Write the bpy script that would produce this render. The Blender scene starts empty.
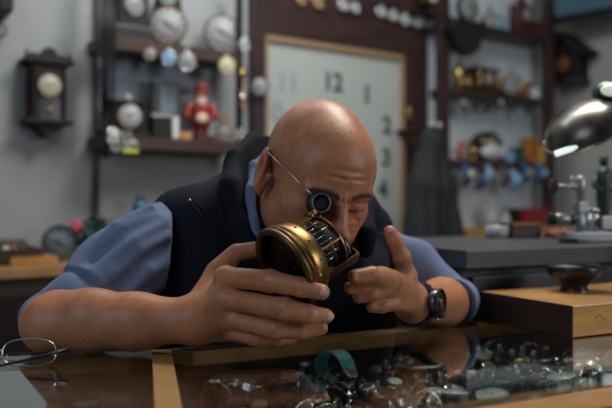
import bpy, bmesh, math, random
import numpy as np
from mathutils import Vector, Matrix, Euler
SC = bpy.context.scene
COL = SC.collection
PI = math.pi
R = math.radians
random.seed(7)

# ------------------------------------------------------------------ camera, world, light, exposure
FPX = 750.0            # focal length in pixels of a 612 px wide frame
EYE = 1.17             # camera height
cam_d = bpy.data.cameras.new('camera')
cam = bpy.data.objects.new('camera', cam_d); COL.objects.link(cam)
cam.location = (0, 0, EYE); cam.rotation_euler = (R(90), 0, 0)
cam_d.sensor_width = 36.0; cam_d.lens = 36.0*FPX/612.0
cam_d.clip_start = 0.02; cam_d.clip_end = 60
cam_d.dof.use_dof = True; cam_d.dof.focus_distance = 1.09; cam_d.dof.aperture_fstop = 2.6
SC.camera = cam
SC.view_settings.view_transform = 'Standard'; SC.view_settings.look = 'None'
SC.view_settings.gamma = 1.0; SC.view_settings.use_curve_mapping = False
SC.view_settings.exposure = -0.1
world = bpy.data.worlds.new('world'); SC.world = world; world.use_nodes = True
wn = world.node_tree.nodes['Background']
wn.inputs[0].default_value = (0.62, 0.74, 0.95, 1); wn.inputs[1].default_value = 0.07

def area(name, loc, target, sx, sy, power, color):
    d = bpy.data.lights.new(name, 'AREA'); d.shape = 'RECTANGLE'; d.size = sx; d.size_y = sy
    d.energy = power; d.color = color
    o = bpy.data.objects.new(name, d); COL.objects.link(o); o.location = loc
    o.rotation_euler = (Vector(target)-Vector(loc)).to_track_quat('-Z', 'Y').to_euler()
    return o
area('ceiling_lamp_light', (0.55, 1.85, 2.75), (0.2, 1.25, 1.0), 0.8, 0.4, 27, (1.0, 0.93, 0.84))
area('shop_window_light', (-1.5, -0.6, 2.3), (0.2, 3.0, 1.3), 1.6, 1.2, 17, (0.72, 0.85, 1.0))
area('side_window_light', (2.6, 0.4, 1.75), (0.5, 1.3, 1.0), 0.7, 0.7, 21, (0.9, 0.94, 1.0))
area('back_wall_fill', (0.0, 2.2, 2.75), (0.1, 3.3, 1.2), 1.6, 0.5, 28, (0.9, 0.95, 1.0))  # extra fill added overhead to brighten the back wall

# ------------------------------------------------------------------ placing helpers
def P(px, py, y):
    """world point seen at a pixel of the 612x408 photo, y metres in front of the lens"""
    return Vector(((px-306)/FPX*y, y, EYE+(204-py)/FPX*y))
WA = R(35)                                   # the back wall runs away to the right
WU = Vector((math.cos(WA), math.sin(WA), 0)); WN = Vector((math.sin(WA), -math.cos(WA), 0))  # along, into the room
W0 = P(40, 204, 2.6)
def on_wall(px, py, off=0.0):
    """point seen at a pixel and lying `off` metres in front of the back wall"""
    d = Vector(((px-306)/FPX, 1, (204-py)/FPX)); o = Vector((0, 0, EYE))
    q = (W0 + WN*off)
    s = (q-o).dot(WN)/d.dot(WN)
    return o+d*s
def wall_scale(px, off=0.0):
    """metres per pixel along the wall and upright"""
    a = on_wall(px-1, 204, off); b = on_wall(px+1, 204, off)
    return (b-a).length/2, on_wall(px, 204, off).y/FPX

# ------------------------------------------------------------------ materials
MATS = {}
def mat(name, color=(.5,.5,.5), rough=.5, metal=0.0, var=0.0, scale=20.0, bump=0.0, bscale=None, trans=0.0, ior=1.45,
        emit=None, estr=0.0, spec=0.5, coat=0.0, color2=None, stretch=(1,1,1), attr=None, sub=0.0, sheen=0.0, alpha=1.0):
    if name in MATS: return MATS[name]
    m = bpy.data.materials.new(name); m.use_nodes = True; nt = m.node_tree; n = nt.nodes; l = nt.links
    b = n['Principled BSDF']
    b.inputs['Base Color'].default_value = (*color, 1); b.inputs['Roughness'].default_value = rough
    b.inputs['Metallic'].default_value = metal; b.inputs['IOR'].default_value = ior
    b.inputs['Transmission Weight'].default_value = trans; b.inputs['Specular IOR Level'].default_value = spec
    b.inputs['Coat Weight'].default_value = coat; b.inputs['Sheen Weight'].default_value = sheen
    b.inputs['Alpha'].default_value = alpha
    if sub:
        b.inputs['Subsurface Weight'].default_value = sub; b.inputs['Subsurface Radius'].default_value = (1.0, .35, .2)
        b.inputs['Subsurface Scale'].default_value = 0.006
    if emit: b.inputs['Emission Color'].default_value = (*emit, 1); b.inputs['Emission Strength'].default_value = estr
    src = None
    if var or color2 or bump:
        tc = n.new('ShaderNodeTexCoord'); mp = n.new('ShaderNodeMapping'); mp.inputs['Scale'].default_value = stretch
        l.new(tc.outputs['Object'], mp.inputs[0])
    if attr:
        at = n.new('ShaderNodeAttribute'); at.attribute_name = attr; src = at.outputs['Color']
    if var or color2:
        nz = n.new('ShaderNodeTexNoise'); nz.inputs['Scale'].default_value = scale; nz.inputs['Detail'].default_value = 5
        l.new(mp.outputs[0], nz.inputs['Vector'])
        if color2:
            cr = n.new('ShaderNodeValToRGB'); cr.color_ramp.elements[0].position = .35; cr.color_ramp.elements[1].position = .65
            cr.color_ramp.elements[0].color = (*color, 1); cr.color_ramp.elements[1].color = (*color2, 1)
            l.new(nz.outputs['Fac'], cr.inputs[0]); src = cr.outputs[0]
        else:
            mr = n.new('ShaderNodeMapRange'); mr.inputs[1].default_value = .3; mr.inputs[2].default_value = .7
            mr.inputs[3].default_value = 1-var; mr.inputs[4].default_value = 1+var; l.new(nz.outputs['Fac'], mr.inputs[0])
            mx = n.new('ShaderNodeVectorMath'); mx.operation = 'SCALE'
            if src: l.new(src, mx.inputs[0])
            else: mx.inputs[0].default_value = color
            l.new(mr.outputs[0], mx.inputs['Scale']); src = mx.outputs[0]
    if src: l.new(src, b.inputs['Base Color'])
    if bump:
        nb = n.new('ShaderNodeTexNoise'); nb.inputs['Scale'].default_value = bscale or scale*3; nb.inputs['Detail'].default_value = 4
        l.new(mp.outputs[0], nb.inputs['Vector'])
        bp = n.new('ShaderNodeBump'); bp.inputs['Strength'].default_value = min(1, bump*1.0); bp.inputs['Distance'].default_value = .002
        l.new(nb.outputs['Fac'], bp.inputs['Height']); l.new(bp.outputs[0], b.inputs['Normal'])
    MATS[name] = m; return m
def hx(r, g, b):   # photo colour 0-255 -> linear
    f = lambda c: ((c/255+.055)/1.055)**2.4 if c > 10 else c/255/12.92
    return (f(r), f(g), f(b))
M_dark = mat('dark_wood', (.016,.010,.008), .55, var=.3, scale=6, stretch=(1,1,6), spec=.3)
M_dark2 = mat('brown_wood', (.050,.028,.020), .5, var=.3, scale=6, stretch=(1,1,6), spec=.35)
M_tan = mat('tan_wood', (.42,.20,.05), .4, var=.25, scale=9, stretch=(1,8,8), coat=.2, bump=.15)
M_oak = mat('golden_wood', (.50,.26,.085), .35, var=.3, scale=14, stretch=(1,1,5), coat=.25, bump=.15)
M_brass = mat('brass', (.27,.16,.055), .36, 1.0, var=.28, scale=30, bump=.12, bscale=300)
M_brassd = mat('aged_brass', (.12,.072,.030), .40, 1.0, var=.35, scale=40, bump=.15, bscale=260)
M_gold = mat('gold_metal', (.42,.28,.11), .3, 1.0)
M_steel = mat('steel', (.55,.55,.55), .22, 1.0)
M_lathe = mat('lathe_steel', (.30,.31,.31), .36, .75)
M_steeld = mat('dark_steel', (.10,.10,.11), .3, 1.0)
M_chrome = mat('chrome', (.50,.48,.43), .10, 1.0)
M_black = mat('black_plastic', (.010,.010,.011), .35)
M_blackm = mat('matte_black', (.006,.006,.007), .7)
M_white = mat('white_enamel', (.50,.50,.48), .35)
M_ivory = mat('ivory_dial', (.62,.62,.56), .45, var=.06, scale=8)
M_red = mat('red_paint', (.26,.016,.014), .4)
M_redd = mat('dark_red', (.06,.008,.011), .5)
M_green = mat('dark_green', (.025,.06,.038), .6, var=.3, scale=30)
M_blue = mat('blue_strap', (.02,.07,.20), .4)
M_lblue = mat('pale_blue', (.22,.42,.60), .3)
M_teal = mat('teal_strap', (.03,.30,.36), .4, color2=(.04,.42,.48), scale=60)
M_grey = mat('grey_metal', (.25,.26,.27), .35, .6)
M_glass = mat('clear_glass', (.93,.97,.95), .0, trans=1.0, ior=1.5)

# ------------------------------------------------------------------ mesh builder
class MB:
    def __init__(s): s.b = bmesh.new()
    def _add(s, verts, faces, M=None, smooth=False):
        vs = [s.b.verts.new((M @ Vector(v)) if M is not None else Vector(v)) for v in verts]
        for f in faces:
            try: fc = s.b.faces.new([vs[i] for i in f]); fc.smooth = smooth
            except ValueError: pass
        return s
    def box(s, c, d, bev=0.0, M=None):
        t = bmesh.new(); bmesh.ops.create_cube(t, size=1.0)
        for v in t.verts: v.co = Vector((v.co.x*d[0], v.co.y*d[1], v.co.z*d[2]))
        if bev: bmesh.ops.bevel(t, geom=t.edges[:], offset=bev, segments=2, affect='EDGES', profile=.6)
        t.verts.ensure_lookup_table()
        T = Matrix.Translation(c) if M is None else M @ Matrix.Translation(c)
        vs = [T @ v.co for v in t.verts]; fs = [[v.index for v in f.verts] for f in t.faces]; t.free()
        return s._add(vs, fs)
    def lathe(s, prof, seg=32, M=None, smooth=True):
        """profile (radius, height) revolved round z"""
        V = []; F = []; idx = []
        for r, z in prof:
            if r < 1e-6: idx.append([len(V)]*seg); V.append((0,0,z))
            else:
                idx.append(list(range(len(V), len(V)+seg)))
                V += [(r*math.cos(2*PI*i/seg), r*math.sin(2*PI*i/seg), z) for i in range(seg)]
        for a, b in zip(idx, idx[1:]):
            for i in range(seg):
                j = (i+1) % seg; q = [a[i], a[j], b[j], b[i]]
                q2 = [];
                for k in q:
                    if k not in q2: q2.append(k)
                if len(q2) > 2: F.append(q2)
        return s._add(V, F, M, smooth)
    def cyl(s, c, r, h, seg=24, M=None, axis='z', r2=None, bev=None):
        r2 = r if r2 is None else r2; e = bev if bev is not None else min(r, r2, h)*.12
        pr = [(0,-h/2), (r-e,-h/2), (r,-h/2+e), (r2,h/2-e), (r2-e,h/2), (0,h/2)]
        A = {'z': Matrix(), 'x': Matrix.Rotation(PI/2, 4, 'Y'), 'y': Matrix.Rotation(-PI/2, 4, 'X')}[axis]
        T = Matrix.Translation(c) @ A
        if M is not None: T = M @ T
        return s.lathe(pr, seg, T, True)
    def ring(s, c, ro, ri, h, seg=40, M=None, axis='z', e=None):
        e = e if e is not None else min(ro-ri, h)*.2
        pr = [(ri,-h/2+e),(ri+e,-h/2),(ro-e,-h/2),(ro,-h/2+e),(ro,h/2-e),(ro-e,h/2),(ri+e,h/2),(ri,h/2-e),(ri,-h/2+e)]
        A = {'z': Matrix(), 'x': Matrix.Rotation(PI/2, 4, 'Y'), 'y': Matrix.Rotation(-PI/2, 4, 'X')}[axis]
        T = Matrix.Translation(c) @ A
        if M is not None: T = M @ T
        return s.lathe(pr, seg, T, True)
    def ell(s, c, r, seg=20, rings=12, M=None):
        T = Matrix.Translation(c) @ Matrix.Diagonal((*r, 1))
        if M is not None: T = M @ T
        return s.lathe([(math.sin(PI*i/rings), -math.cos(PI*i/rings)) for i in range(rings+1)], seg, T)
    def tube(s, pts, r, seg=10, closed=False, M=None, flat=1.0):
        pts = [Vector(p) for p in pts]; n = len(pts); V = []; F = []; rr = r if isinstance(r, (list, tuple)) else [r]*n
        up = None
        for i, p in enumerate(pts):
            a = pts[i-1] if (i > 0 or closed) else p; b = pts[(i+1) % n] if (i < n-1 or closed) else p
            t = (b-a).normalized()
            if up is None: up = Vector((0,0,1)) if abs(t.z) < .9 else Vector((1,0,0))
            x = up.cross(t).normalized(); up = t.cross(x).normalized()
            for k in range(seg):
                an = 2*PI*k/seg; V.append(p + x*math.cos(an)*rr[i] + up*math.sin(an)*rr[i]*flat)
        m = n if closed else n-1
        for i in range(m):
            for k in range(seg):
                F.append([i*seg+k, i*seg+(k+1)%seg, ((i+1)%n)*seg+(k+1)%seg, ((i+1)%n)*seg+k])
        if not closed: F.append(list(range(seg))[::-1]); F.append([(n-1)*seg+k for k in range(seg)])
        return s._add(V, F, M, True)
    def prism(s, poly, y0, y1, M=None, smooth=False):
        """outline in x,z extruded from y0 to y1"""
        n = len(poly); V = [(x, y0, z) for x, z in poly]+[(x, y1, z) for x, z in poly]
        F = [list(range(n))[::-1], [n+i for i in range(n)]]+[[i, (i+1)%n, n+(i+1)%n, n+i] for i in range(n)]
        return s._add(V, F, M, smooth)
    def slab(s, poly, z0, z1, M=None):
        n = len(poly); V = [(x, y, z0) for x, y in poly]+[(x, y, z1) for x, y in poly]
        F = [list(range(n))[::-1], [n+i for i in range(n)]]+[[i, (i+1)%n, n+(i+1)%n, n+i] for i in range(n)]
        return s._add(V, F, M)
    def obj(s, name, m, parent=None, label=None):
        me = bpy.data.meshes.new(name); bmesh.ops.recalc_face_normals(s.b, faces=s.b.faces[:])
        s.b.to_mesh(me); s.b.free(); return link(name, me, m, parent, label)
def link(name, me, m, parent=None, label=None):
    me.materials.append(m) if m else None
    o = bpy.data.objects.new(name, me); COL.objects.link(o)
    if parent is not None: o.parent = parent
    if label: o['label'] = label
    return o
def smooth_by_angle(o, a=35):
    me = o.data
    me.polygons.foreach_set('use_smooth', [True]*len(me.polygons))
    try: me.set_sharp_from_angle(angle=R(a))
    except Exception: pass
    return o
def thing(name, label, cat, loc=(0,0,0), rot=(0,0,0), group=None):
    o = bpy.data.objects.new(name, None); COL.objects.link(o); o.location = loc; o.rotation_euler = rot
    o.empty_display_size = .02; o['label'] = label; o['category'] = cat
    if group: o['group'] = group
    return o
def tag(o, label, cat, group=None, kind=None):
    o['label'] = label; o['category'] = cat
    if group: o['group'] = group
    if kind: o['kind'] = kind
    return o
def struct(o): o['kind'] = 'structure'; return o
def dup(root, loc, rot=None, label=None, group=None, scale=None):
    def cp(o, par):
        c = o.copy(); COL.objects.link(c); c.parent = par
        for ch in list(o.children): cp(ch, c)
        return c
    r = cp(root, None); r.location = loc
    if rot is not None: r.rotation_euler = rot
    if label: r['label'] = label
    if group: r['group'] = group
    if scale is not None: r.scale = (scale,)*3
    return r

# ------------------------------------------------------------------ organic surfaces: distance fields -> surface nets
f32 = np.float32
def smin(a, b, k):
    if k <= 0: return np.minimum(a, b)
    h = np.maximum(k-np.abs(a-b), 0)/k; return np.minimum(a, b)-h*h*k*f32(.25)
def smax(a, b, k): return -smin(-a, -b, k)
def d_cone(a, b, ra, rb):
    a = np.array(a, f32); b = np.array(b, f32)
    def f(X, Y, Z):
        d = b-a; L2 = float(d.dot(d))+1e-12
        t = np.clip(((X-a[0])*d[0]+(Y-a[1])*d[1]+(Z-a[2])*d[2])/f32(L2), 0, 1)
        return np.sqrt((X-a[0]-t*d[0])**2+(Y-a[1]-t*d[1])**2+(Z-a[2]-t*d[2])**2)-(f32(ra)+t*f32(rb-ra))
    return f
def d_chain(pts, rad, k=0.004):
    fs = [d_cone(pts[i], pts[i+1], rad[i], rad[i+1]) for i in range(len(pts)-1)]
    return u(*fs, k=k)
def d_ell(c, r, rot=None):
    c = np.array(c, f32); r = [f32(x) for x in r]
    A = None if rot is None else np.array(rot.to_matrix().transposed() if isinstance(rot, Euler) else rot.transposed(), f32)
    def f(X, Y, Z):
        x, y, z = X-c[0], Y-c[1], Z-c[2]
        if A is not None: x, y, z = (A[0,0]*x+A[0,1]*y+A[0,2]*z, A[1,0]*x+A[1,1]*y+A[1,2]*z, A[2,0]*x+A[2,1]*y+A[2,2]*z)
        k0 = np.sqrt((x/r[0])**2+(y/r[1])**2+(z/r[2])**2); k1 = np.sqrt((x/r[0]**2)**2+(y/r[1]**2)**2+(z/r[2]**2)**2)
        return k0*(k0-1)/(k1+f32(1e-6))
    return f
def u(*fs, k=0.01):
    def f(X, Y, Z):
        v = fs[0](X, Y, Z)
        for g in fs[1:]: v = smin(v, g(X, Y, Z), k)
        return v
    return f
def sub(f0, f1, k=0.004): return lambda X, Y, Z: smax(f0(X, Y, Z), -f1(X, Y, Z), k)
def inter(f0, f1, k=0.002): return lambda X, Y, Z: smax(f0(X, Y, Z), f1(X, Y, Z), k)
def half(p, n):
    p = Vector(p); n = Vector(n).normalized()
    return lambda X, Y, Z: (X-f32(p.x))*f32(n.x)+(Y-f32(p.y))*f32(n.y)+(Z-f32(p.z))*f32(n.z)
def place(f, M):
    """field given in local space, put in the world by the rigid+scale matrix M"""
    I = M.inverted(); s = f32(M.to_scale().x); I = np.array(I, f32)
    return lambda X, Y, Z: s*f(I[0,0]*X+I[0,1]*Y+I[0,2]*Z+I[0,3], I[1,0]*X+I[1,1]*Y+I[1,2]*Z+I[1,3], I[2,0]*X+I[2,1]*Y+I[2,2]*Z+I[2,3])
class Vol:
    def __init__(s, lo, hi, h):
        s.lo = np.array(lo, f32); s.h = h
        s.n = [int(math.ceil((hi[i]-lo[i])/h))+1 for i in range(3)]
        s.F = np.full(s.n, 0.05, f32); s.ax = [s.lo[i]+h*np.arange(s.n[i], dtype=f32) for i in range(3)]
    def sl(s, lo, hi):
        r = []
        for i in range(3):
            a = max(0, int((lo[i]-s.lo[i])/s.h)); b = min(s.n[i], int((hi[i]-s.lo[i])/s.h)+2); r.append(slice(a, max(a+1,b)))
        return tuple(r)
    def add(s, f, lo=None, hi=None, k=0.005, op='u'):
        q = s.sl(lo, hi) if lo is not None else (slice(None),)*3
        X = s.ax[0][q[0]][:,None,None]; Y = s.ax[1][q[1]][None,:,None]; Z = s.ax[2][q[2]][None,None,:]
        X, Y, Z = np.broadcast_arrays(X, Y, Z)
        v = f(X, Y, Z)
        s.F[q] = smin(s.F[q], v, k) if op == 'u' else smax(s.F[q], -v, k)
    def mesh(s):
        F = s.F; nx, ny, nz = F.shape; ins = F < 0
        cnt = np.zeros((nx-1, ny-1, nz-1), np.uint8)
        for i in (0,1):
            for j in (0,1):
                for k in (0,1): cnt += ins[i:nx-1+i, j:ny-1+j, k:nz-1+k]
        cell = (cnt > 0) & (cnt < 8); ids = np.argwhere(cell); N = len(ids)
        num = np.full(cell.shape, -1, np.int64); num[cell] = np.arange(N)
        acc = np.zeros((N,3)); c = np.zeros(N)
        C = [(i,j,k) for i in (0,1) for j in (0,1) for k in (0,1)]
        val = {q: F[ids[:,0]+q[0], ids[:,1]+q[1], ids[:,2]+q[2]] for q in C}
        for a in C:
            for ax in range(3):
                if a[ax]: continue
                b = list(a); b[ax] = 1; b = tuple(b)
                va, vb = val[a], val[b]; m = (va < 0) != (vb < 0)
                t = np.where(m, va/np.where(m, va-vb, 1), 0)
                p = np.tile(np.array(a, float), (N,1)); p[:,ax] += t
                acc[m] += p[m]; c[m] += 1
        V = s.lo + s.h*(ids + acc/c[:,None])
        Q = []
        for ax in range(3):
            o1, o2 = [(1,2),(2,0),(0,1)][ax]
            sa = [slice(None)]*3; sb = [slice(None)]*3; sa[ax] = slice(0,-1); sb[ax] = slice(1,None)
            A = ins[tuple(sa)]; B = ins[tuple(sb)]; e = np.argwhere(A != B)
            e = e[(e[:,o1] > 0) & (e[:,o2] > 0) & (e[:,o1] < F.shape[o1]-1) & (e[:,o2] < F.shape[o2]-1)]
            if not len(e): continue
            inside = A[e[:,0], e[:,1], e[:,2]]
            def g(d1, d2):
                q = e.copy(); q[:,o1] += d1; q[:,o2] += d2; return num[q[:,0], q[:,1], q[:,2]]
            q = np.stack([g(-1,-1), g(0,-1), g(0,0), g(-1,0)], 1)
            q[~inside] = q[~inside][:, ::-1]; Q.append(q)
        return V, np.concatenate(Q)
def relax(V, Q, it=2, lam=.5):
    """light smoothing of the quad mesh"""
    n = len(V); E = np.concatenate([Q[:, [0,1]], Q[:, [1,2]], Q[:, [2,3]], Q[:, [3,0]]])
    deg = np.bincount(E[:,0], minlength=n)+np.bincount(E[:,1], minlength=n)
    for _ in range(it):
        A = np.zeros_like(V)
        for ax in range(3):
            A[:,ax] = np.bincount(E[:,0], V[E[:,1],ax], n)+np.bincount(E[:,1], V[E[:,0],ax], n)
        V = V+(A/np.maximum(deg,1)[:,None]-V)*lam
    return V
def np_mesh(name, V, Q, m, parent=None, colors=None, it=2, label=None):
    V = relax(V, Q, it)
    me = bpy.data.meshes.new(name); me.vertices.add(len(V)); me.vertices.foreach_set('co', V.astype(f32).ravel())
    me.loops.add(len(Q)*4); me.loops.foreach_set('vertex_index', Q.astype(np.int32).ravel())
    me.polygons.add(len(Q)); me.polygons.foreach_set('loop_start', np.arange(0, len(Q)*4, 4, dtype=np.int32))
    me.polygons.foreach_set('use_smooth', np.ones(len(Q), bool)); me.update(calc_edges=True); me.validate()
    if colors is not None:
        C = colors(V); a = me.color_attributes.new('tint', 'FLOAT_COLOR', 'POINT')
        a.data.foreach_set('color', np.concatenate([C, np.ones((len(V),1))], 1).astype(f32).ravel())
    return link(name, me, m, parent, label)
# ------------------------------------------------------------------ the room
GZ = 0.95                     # top of the glass counters
floor = MB().box((0.6, 1.2, -.05), (9, 10, .1)).obj('floor', mat('floor_tiles', (.12,.10,.085), .4, var=.2, scale=3)); struct(floor)
M_wall = mat('grey_plaster', (.300,.303,.295), .85, var=.05, scale=3, bump=.2, bscale=40)
def wall_box(px0, px1, z0, z1, d0, d1, m, name):
    """box standing against the back wall between two pixel columns, d0..d1 in front of the wall plane"""
    a = on_wall(px0, 204); b = on_wall(px1, 204); ta = (a-W0).dot(WU); tb = (b-W0).dot(WU)
    o = MB().box(((ta+tb)/2, -(d0+d1)/2, (z0+z1)/2), (tb-ta, d1-d0, z1-z0)).obj(name, m)
    o.location = (W0.x, W0.y, 0); o.rotation_euler = (0, 0, WA); return o
tR = (on_wall(562, 204)-W0).dot(WU)       # room corner on the right
o = MB().box(((tR-1.8)/2, .05, 1.45), (tR+1.8, .1, 2.9)).obj('wall_back', M_wall); o.location = (W0.x, W0.y, 0); o.rotation_euler = (0,0,WA); struct(o)
o = MB().box((tR+.05, -2.2, 1.45), (.1, 4.6, 2.9)).obj('wall_right', mat('warm_plaster', (.36,.35,.31), .85, var=.05, scale=3)); o.location = (W0.x, W0.y, 0); o.rotation_euler = (0,0,WA); struct(o)
o = MB().box((tR/2-.6, -2.2, 2.95), (tR+4.4, 4.6, .1)).obj('ceiling', mat('ceiling_paint', (.5,.5,.5), .9)); o.location = (W0.x, W0.y, 0); o.rotation_euler = (0,0,WA); struct(o)

# ------------------------------------------------------------------ the glass counters
CA = R(26.6); CU = Vector((math.cos(CA), math.sin(CA))); CN = Vector((-math.sin(CA), math.cos(CA)))
def cpt(t, n): return CU*t + CN*n                     # along the right-hand counter / across it
NB, NF = 1.115, .643                                  # back and front edge of the glass
LA = R(10); LU = Vector((math.cos(LA), math.sin(LA)))
S0 = Vector((-.163, .809)); S1 = Vector((-.232, 1.128))   # left edge of the wooden strip between the two counters
sd = (S1-S0).normalized(); sn = Vector((sd.y, -sd.x)); SW = .0285
S0 = S1 - sd*.5
R1 = S1+sn*SW; R0 = R1 - sd*.53
def isect(p, d, q, e):
    den = d.x*e.y-d.y*e.x; t = ((q.x-p.x)*e.y-(q.y-p.y)*e.x)/den; return p+d*t
bl = isect(R1, sd, cpt(0,NB), CU); fl = isect(R1, sd, cpt(0,NF), CU)
right_poly = [fl, cpt(1.35,NF), cpt(1.35,NB), bl]
def inset(poly, d):
    n = len(poly); c = sum(poly, Vector((0,0)))/n; out = []
    for i in range(n):
        a, b, e = poly[i-1], poly[i], poly[(i+1)%n]
        n1 = Vector((-(b-a).y, (b-a).x)).normalized(); n2 = Vector((-(e-b).y, (e-b).x)).normalized()
        if n1.dot(c-b) < 0: n1 = -n1
        if n2.dot(c-b) < 0: n2 = -n2
        out.append(isect(b+n1*d, b-a, b+n2*d, e-b))
    return out
M_cg = mat('counter_glass', (.80,.90,.86), .0, trans=1.0, ior=1.52)
def counter(poly, name, label, skip):
    t = thing(name, label, 'display counter', (0,0,0))
    MB().slab([tuple(p) for p in poly], GZ-.008, GZ).obj('glass_top', M_cg, t)
    inn = inset(poly, .032); n = len(poly)
    f = MB()
    for i in range(n):       # wooden rails under the glass edge
        if i == skip: continue
        a, b = poly[i], poly[(i+1)%n]; c, d = inn[(i+1)%n], inn[i]
        f.slab([tuple(x) for x in (a,b,c,d)], GZ-.03, GZ-.0085)
    f.obj('rail', M_tan, t)
    f = MB()
    in2 = inset(poly, .004); in3 = inset(poly, .018)
    for i in [q for q in range(n) if q != skip]: f.slab([tuple(x) for x in (in2[i], in2[(i+1)%n], in3[(i+1)%n], in3[i])], .0, GZ-.03)
    f.obj('side_panel', M_dark2, t)
    MB().slab([tuple(x) for x in in3], GZ-.105, GZ-.085).obj('display_tray', mat('dark_velvet', (.045,.032,.024), .8, var=.3, scale=25), t)
    return t
ctr = counter(right_poly, 'glass_counter', 'wooden display counter with glass top full of watches, under the hands', 3)
# thick wooden front edge of the right counter, flush beyond the glass
ed = MB(); a, b = fl, cpt(1.35, NF)
ed.slab([tuple(x) for x in (a, b, b-CN*.06, a-CN*.06)], GZ-.05, GZ-.0005)
ed.obj('front_rail', M_tan, ctr)
lb0 = S1; left_poly = [S0+sd*-.0, S1, S1-LU*1.0, S0-LU*1.0]
left_poly = [left_poly[3], left_poly[0], left_poly[1], left_poly[2]]
ctl = counter(left_poly, 'glass_counter', 'dark glass-topped display counter at the left with the eyeglasses on it', 1)
st = MB().slab([tuple(x) for x in (S0, R0, R1, S1)], GZ-.05, GZ+.0008).obj('wooden_strip', mat('strip_wood', (.36,.19,.055), .45, var=.15, scale=9, stretch=(1,6,1), coat=.1))
tag(st, 'tan wooden strip covering the joint between the two glass counters', 'strip')

# ------------------------------------------------------------------ the watchmaker
man = thing('person', 'bald man in navy vest and blue shirt bending over a brass clock movement', 'person', (0.0, 1.42, 0.0))
MI = Matrix.Translation((0.0, 1.42, 0.0)).inverted()
def as_child(o): o.parent = man; o.matrix_parent_inverse = MI; return o
HC = P(319, 167.5, 1.2)
HM = Matrix.Translation(HC) @ Matrix.Rotation(R(23),4,'Z') @ Matrix.Rotation(R(29),4,'X') @ Matrix.Rotation(R(6),4,'Y') @ Matrix.Scale(1.07,4)
def head_field():
    h = u(d_ell((0,.012,.012),(.0745,.095,.085)), d_ell((0,-.042,.012),(.062,.053,.062)), k=.03)
    h = u(h, d_ell((0,-.030,-.052),(.060,.060,.068)), k=.03)
    for s in (-1,1):
        h = u(h, d_ell((s*.043,-.060,-.038),(.021,.022,.019)), k=.022)         # cheekbone
        h = u(h, d_ell((s*.050,-.006,-.080),(.018,.028,.026)), k=.03)          # jaw angle
        h = u(h, d_ell((s*.030,-.070,-.072),(.022,.022,.026)), k=.02)          # cheek
        h = u(h, d_cone((s*.008,-.093,-.001),(s*.046,-.079,.001),.0085,.0075), k=.012)  # brow ridge
    h = u(h, d_ell((0,-.076,-.114),(.024,.020,.019)), k=.025)
    h = u(h, d_ell((0,-.080,-.078),(.030,.020,.024)), k=.015)                  # muzzle
    for s in (-1,1):
        h = sub(h, d_ell((s*.031,-.101,-.019),(.016,.015,.0105)), k=.016)
        h = sub(h, d_ell((s*.079,-.052,.0),(.010,.022,.022)), k=.02)           # temple
        h = u(h, d_ell((s*.031,-.0775,-.019),(.0145,.0135,.012)), k=.004)      # lid over the eyeball
        h = sub(h, d_cone((s*.018,-.0935,-.0235),(s*.044,-.084,-.0215),.0012,.0010), k=.003)  # lid line
        h = sub(h, d_cone((s*.020,-.095,-.034),(s*.040,-.086,-.038),.0015,.0010), k=.006)  # bag below
        h = sub(h, d_cone((s*.0195,-.1015,-.052),(s*.032,-.094,-.076),.0018,.0015), k=.007)  # nose to mouth fold
    nose = u(d_cone((0,-.090,-.002),(0,-.119,-.042),.0078,.0118), d_ell((0,-.123,-.048),(.0140,.0130,.0120)), k=.008)
    for s in (-1,1): nose = u(nose, d_ell((s*.0135,-.1045,-.050),(.0085,.0105,.0085)), k=.006)
    h = u(h, nose, k=.009)
    for s in (-1,1): h = sub(h, d_ell((s*.0065,-.110,-.0575),(.0042,.006,.004)), k=.002)
    h = u(h, d_ell((0,-.0975,-.0735),(.021,.0075,.0045)), k=.005)
    h = u(h, d_ell((0,-.0955,-.0845),(.018,.0080,.0055)), k=.005)
    h = sub(h, d_cone((-.024,-.095,-.0788),(.024,-.095,-.0788),.0012,.0012), k=.003)
    for s in (-1,1): h = sub(h, d_cone((s*.0045,-.1015,-.004),(s*.006,-.1005,.013),.0011,.0006), k=.004) # frown lines
    for zz in (.030, .041): h = sub(h, d_cone((-.035,-.0915,zz-.002),(.035,-.0915,zz-.002),.0007,.0007), k=.007)
    for s in (-1,1):                                                            # ears
        rt = Euler((R(-14), 0, R(s*18)))
        e = d_ell((s*.084,.010,-.018),(.0085,.0185,.034), rt)
        e = sub(e, d_ell((s*.0935,.006,-.014),(.009,.0115,.021), rt), k=.004)
        e = u(e, d_ell((s*.082,.002,-.045),(.007,.010,.012)), d_cone((s*.077,-.008,-.020),(s*.0815,-.006,-.034),.005,.005), k=.006)
        e = u(e, d_cone((s*.0875,.013,.002),(s*.087,.015,-.028),.003,.003), k=.005)
        h = u(h, e, k=.006)
    h = u(h, d_cone((0,.030,-.060),(0,.085,-.150),.056,.060), k=.03)
    return h
HEAD = head_field()
shR = P(190, 214, 1.32); shL = P(374, 240, 1.48)
elR = P(50, 323.5, 1.12); wrR = P(196, 320, 1.085)
elL = P(456, 302, 1.41); wrL = P(413, 303, 1.215)

def finger(pts, r): return d_chain(pts, r, k=.002)
def knuckle_field(pts, r):
    f = finger(pts, r)
    return f
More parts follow.
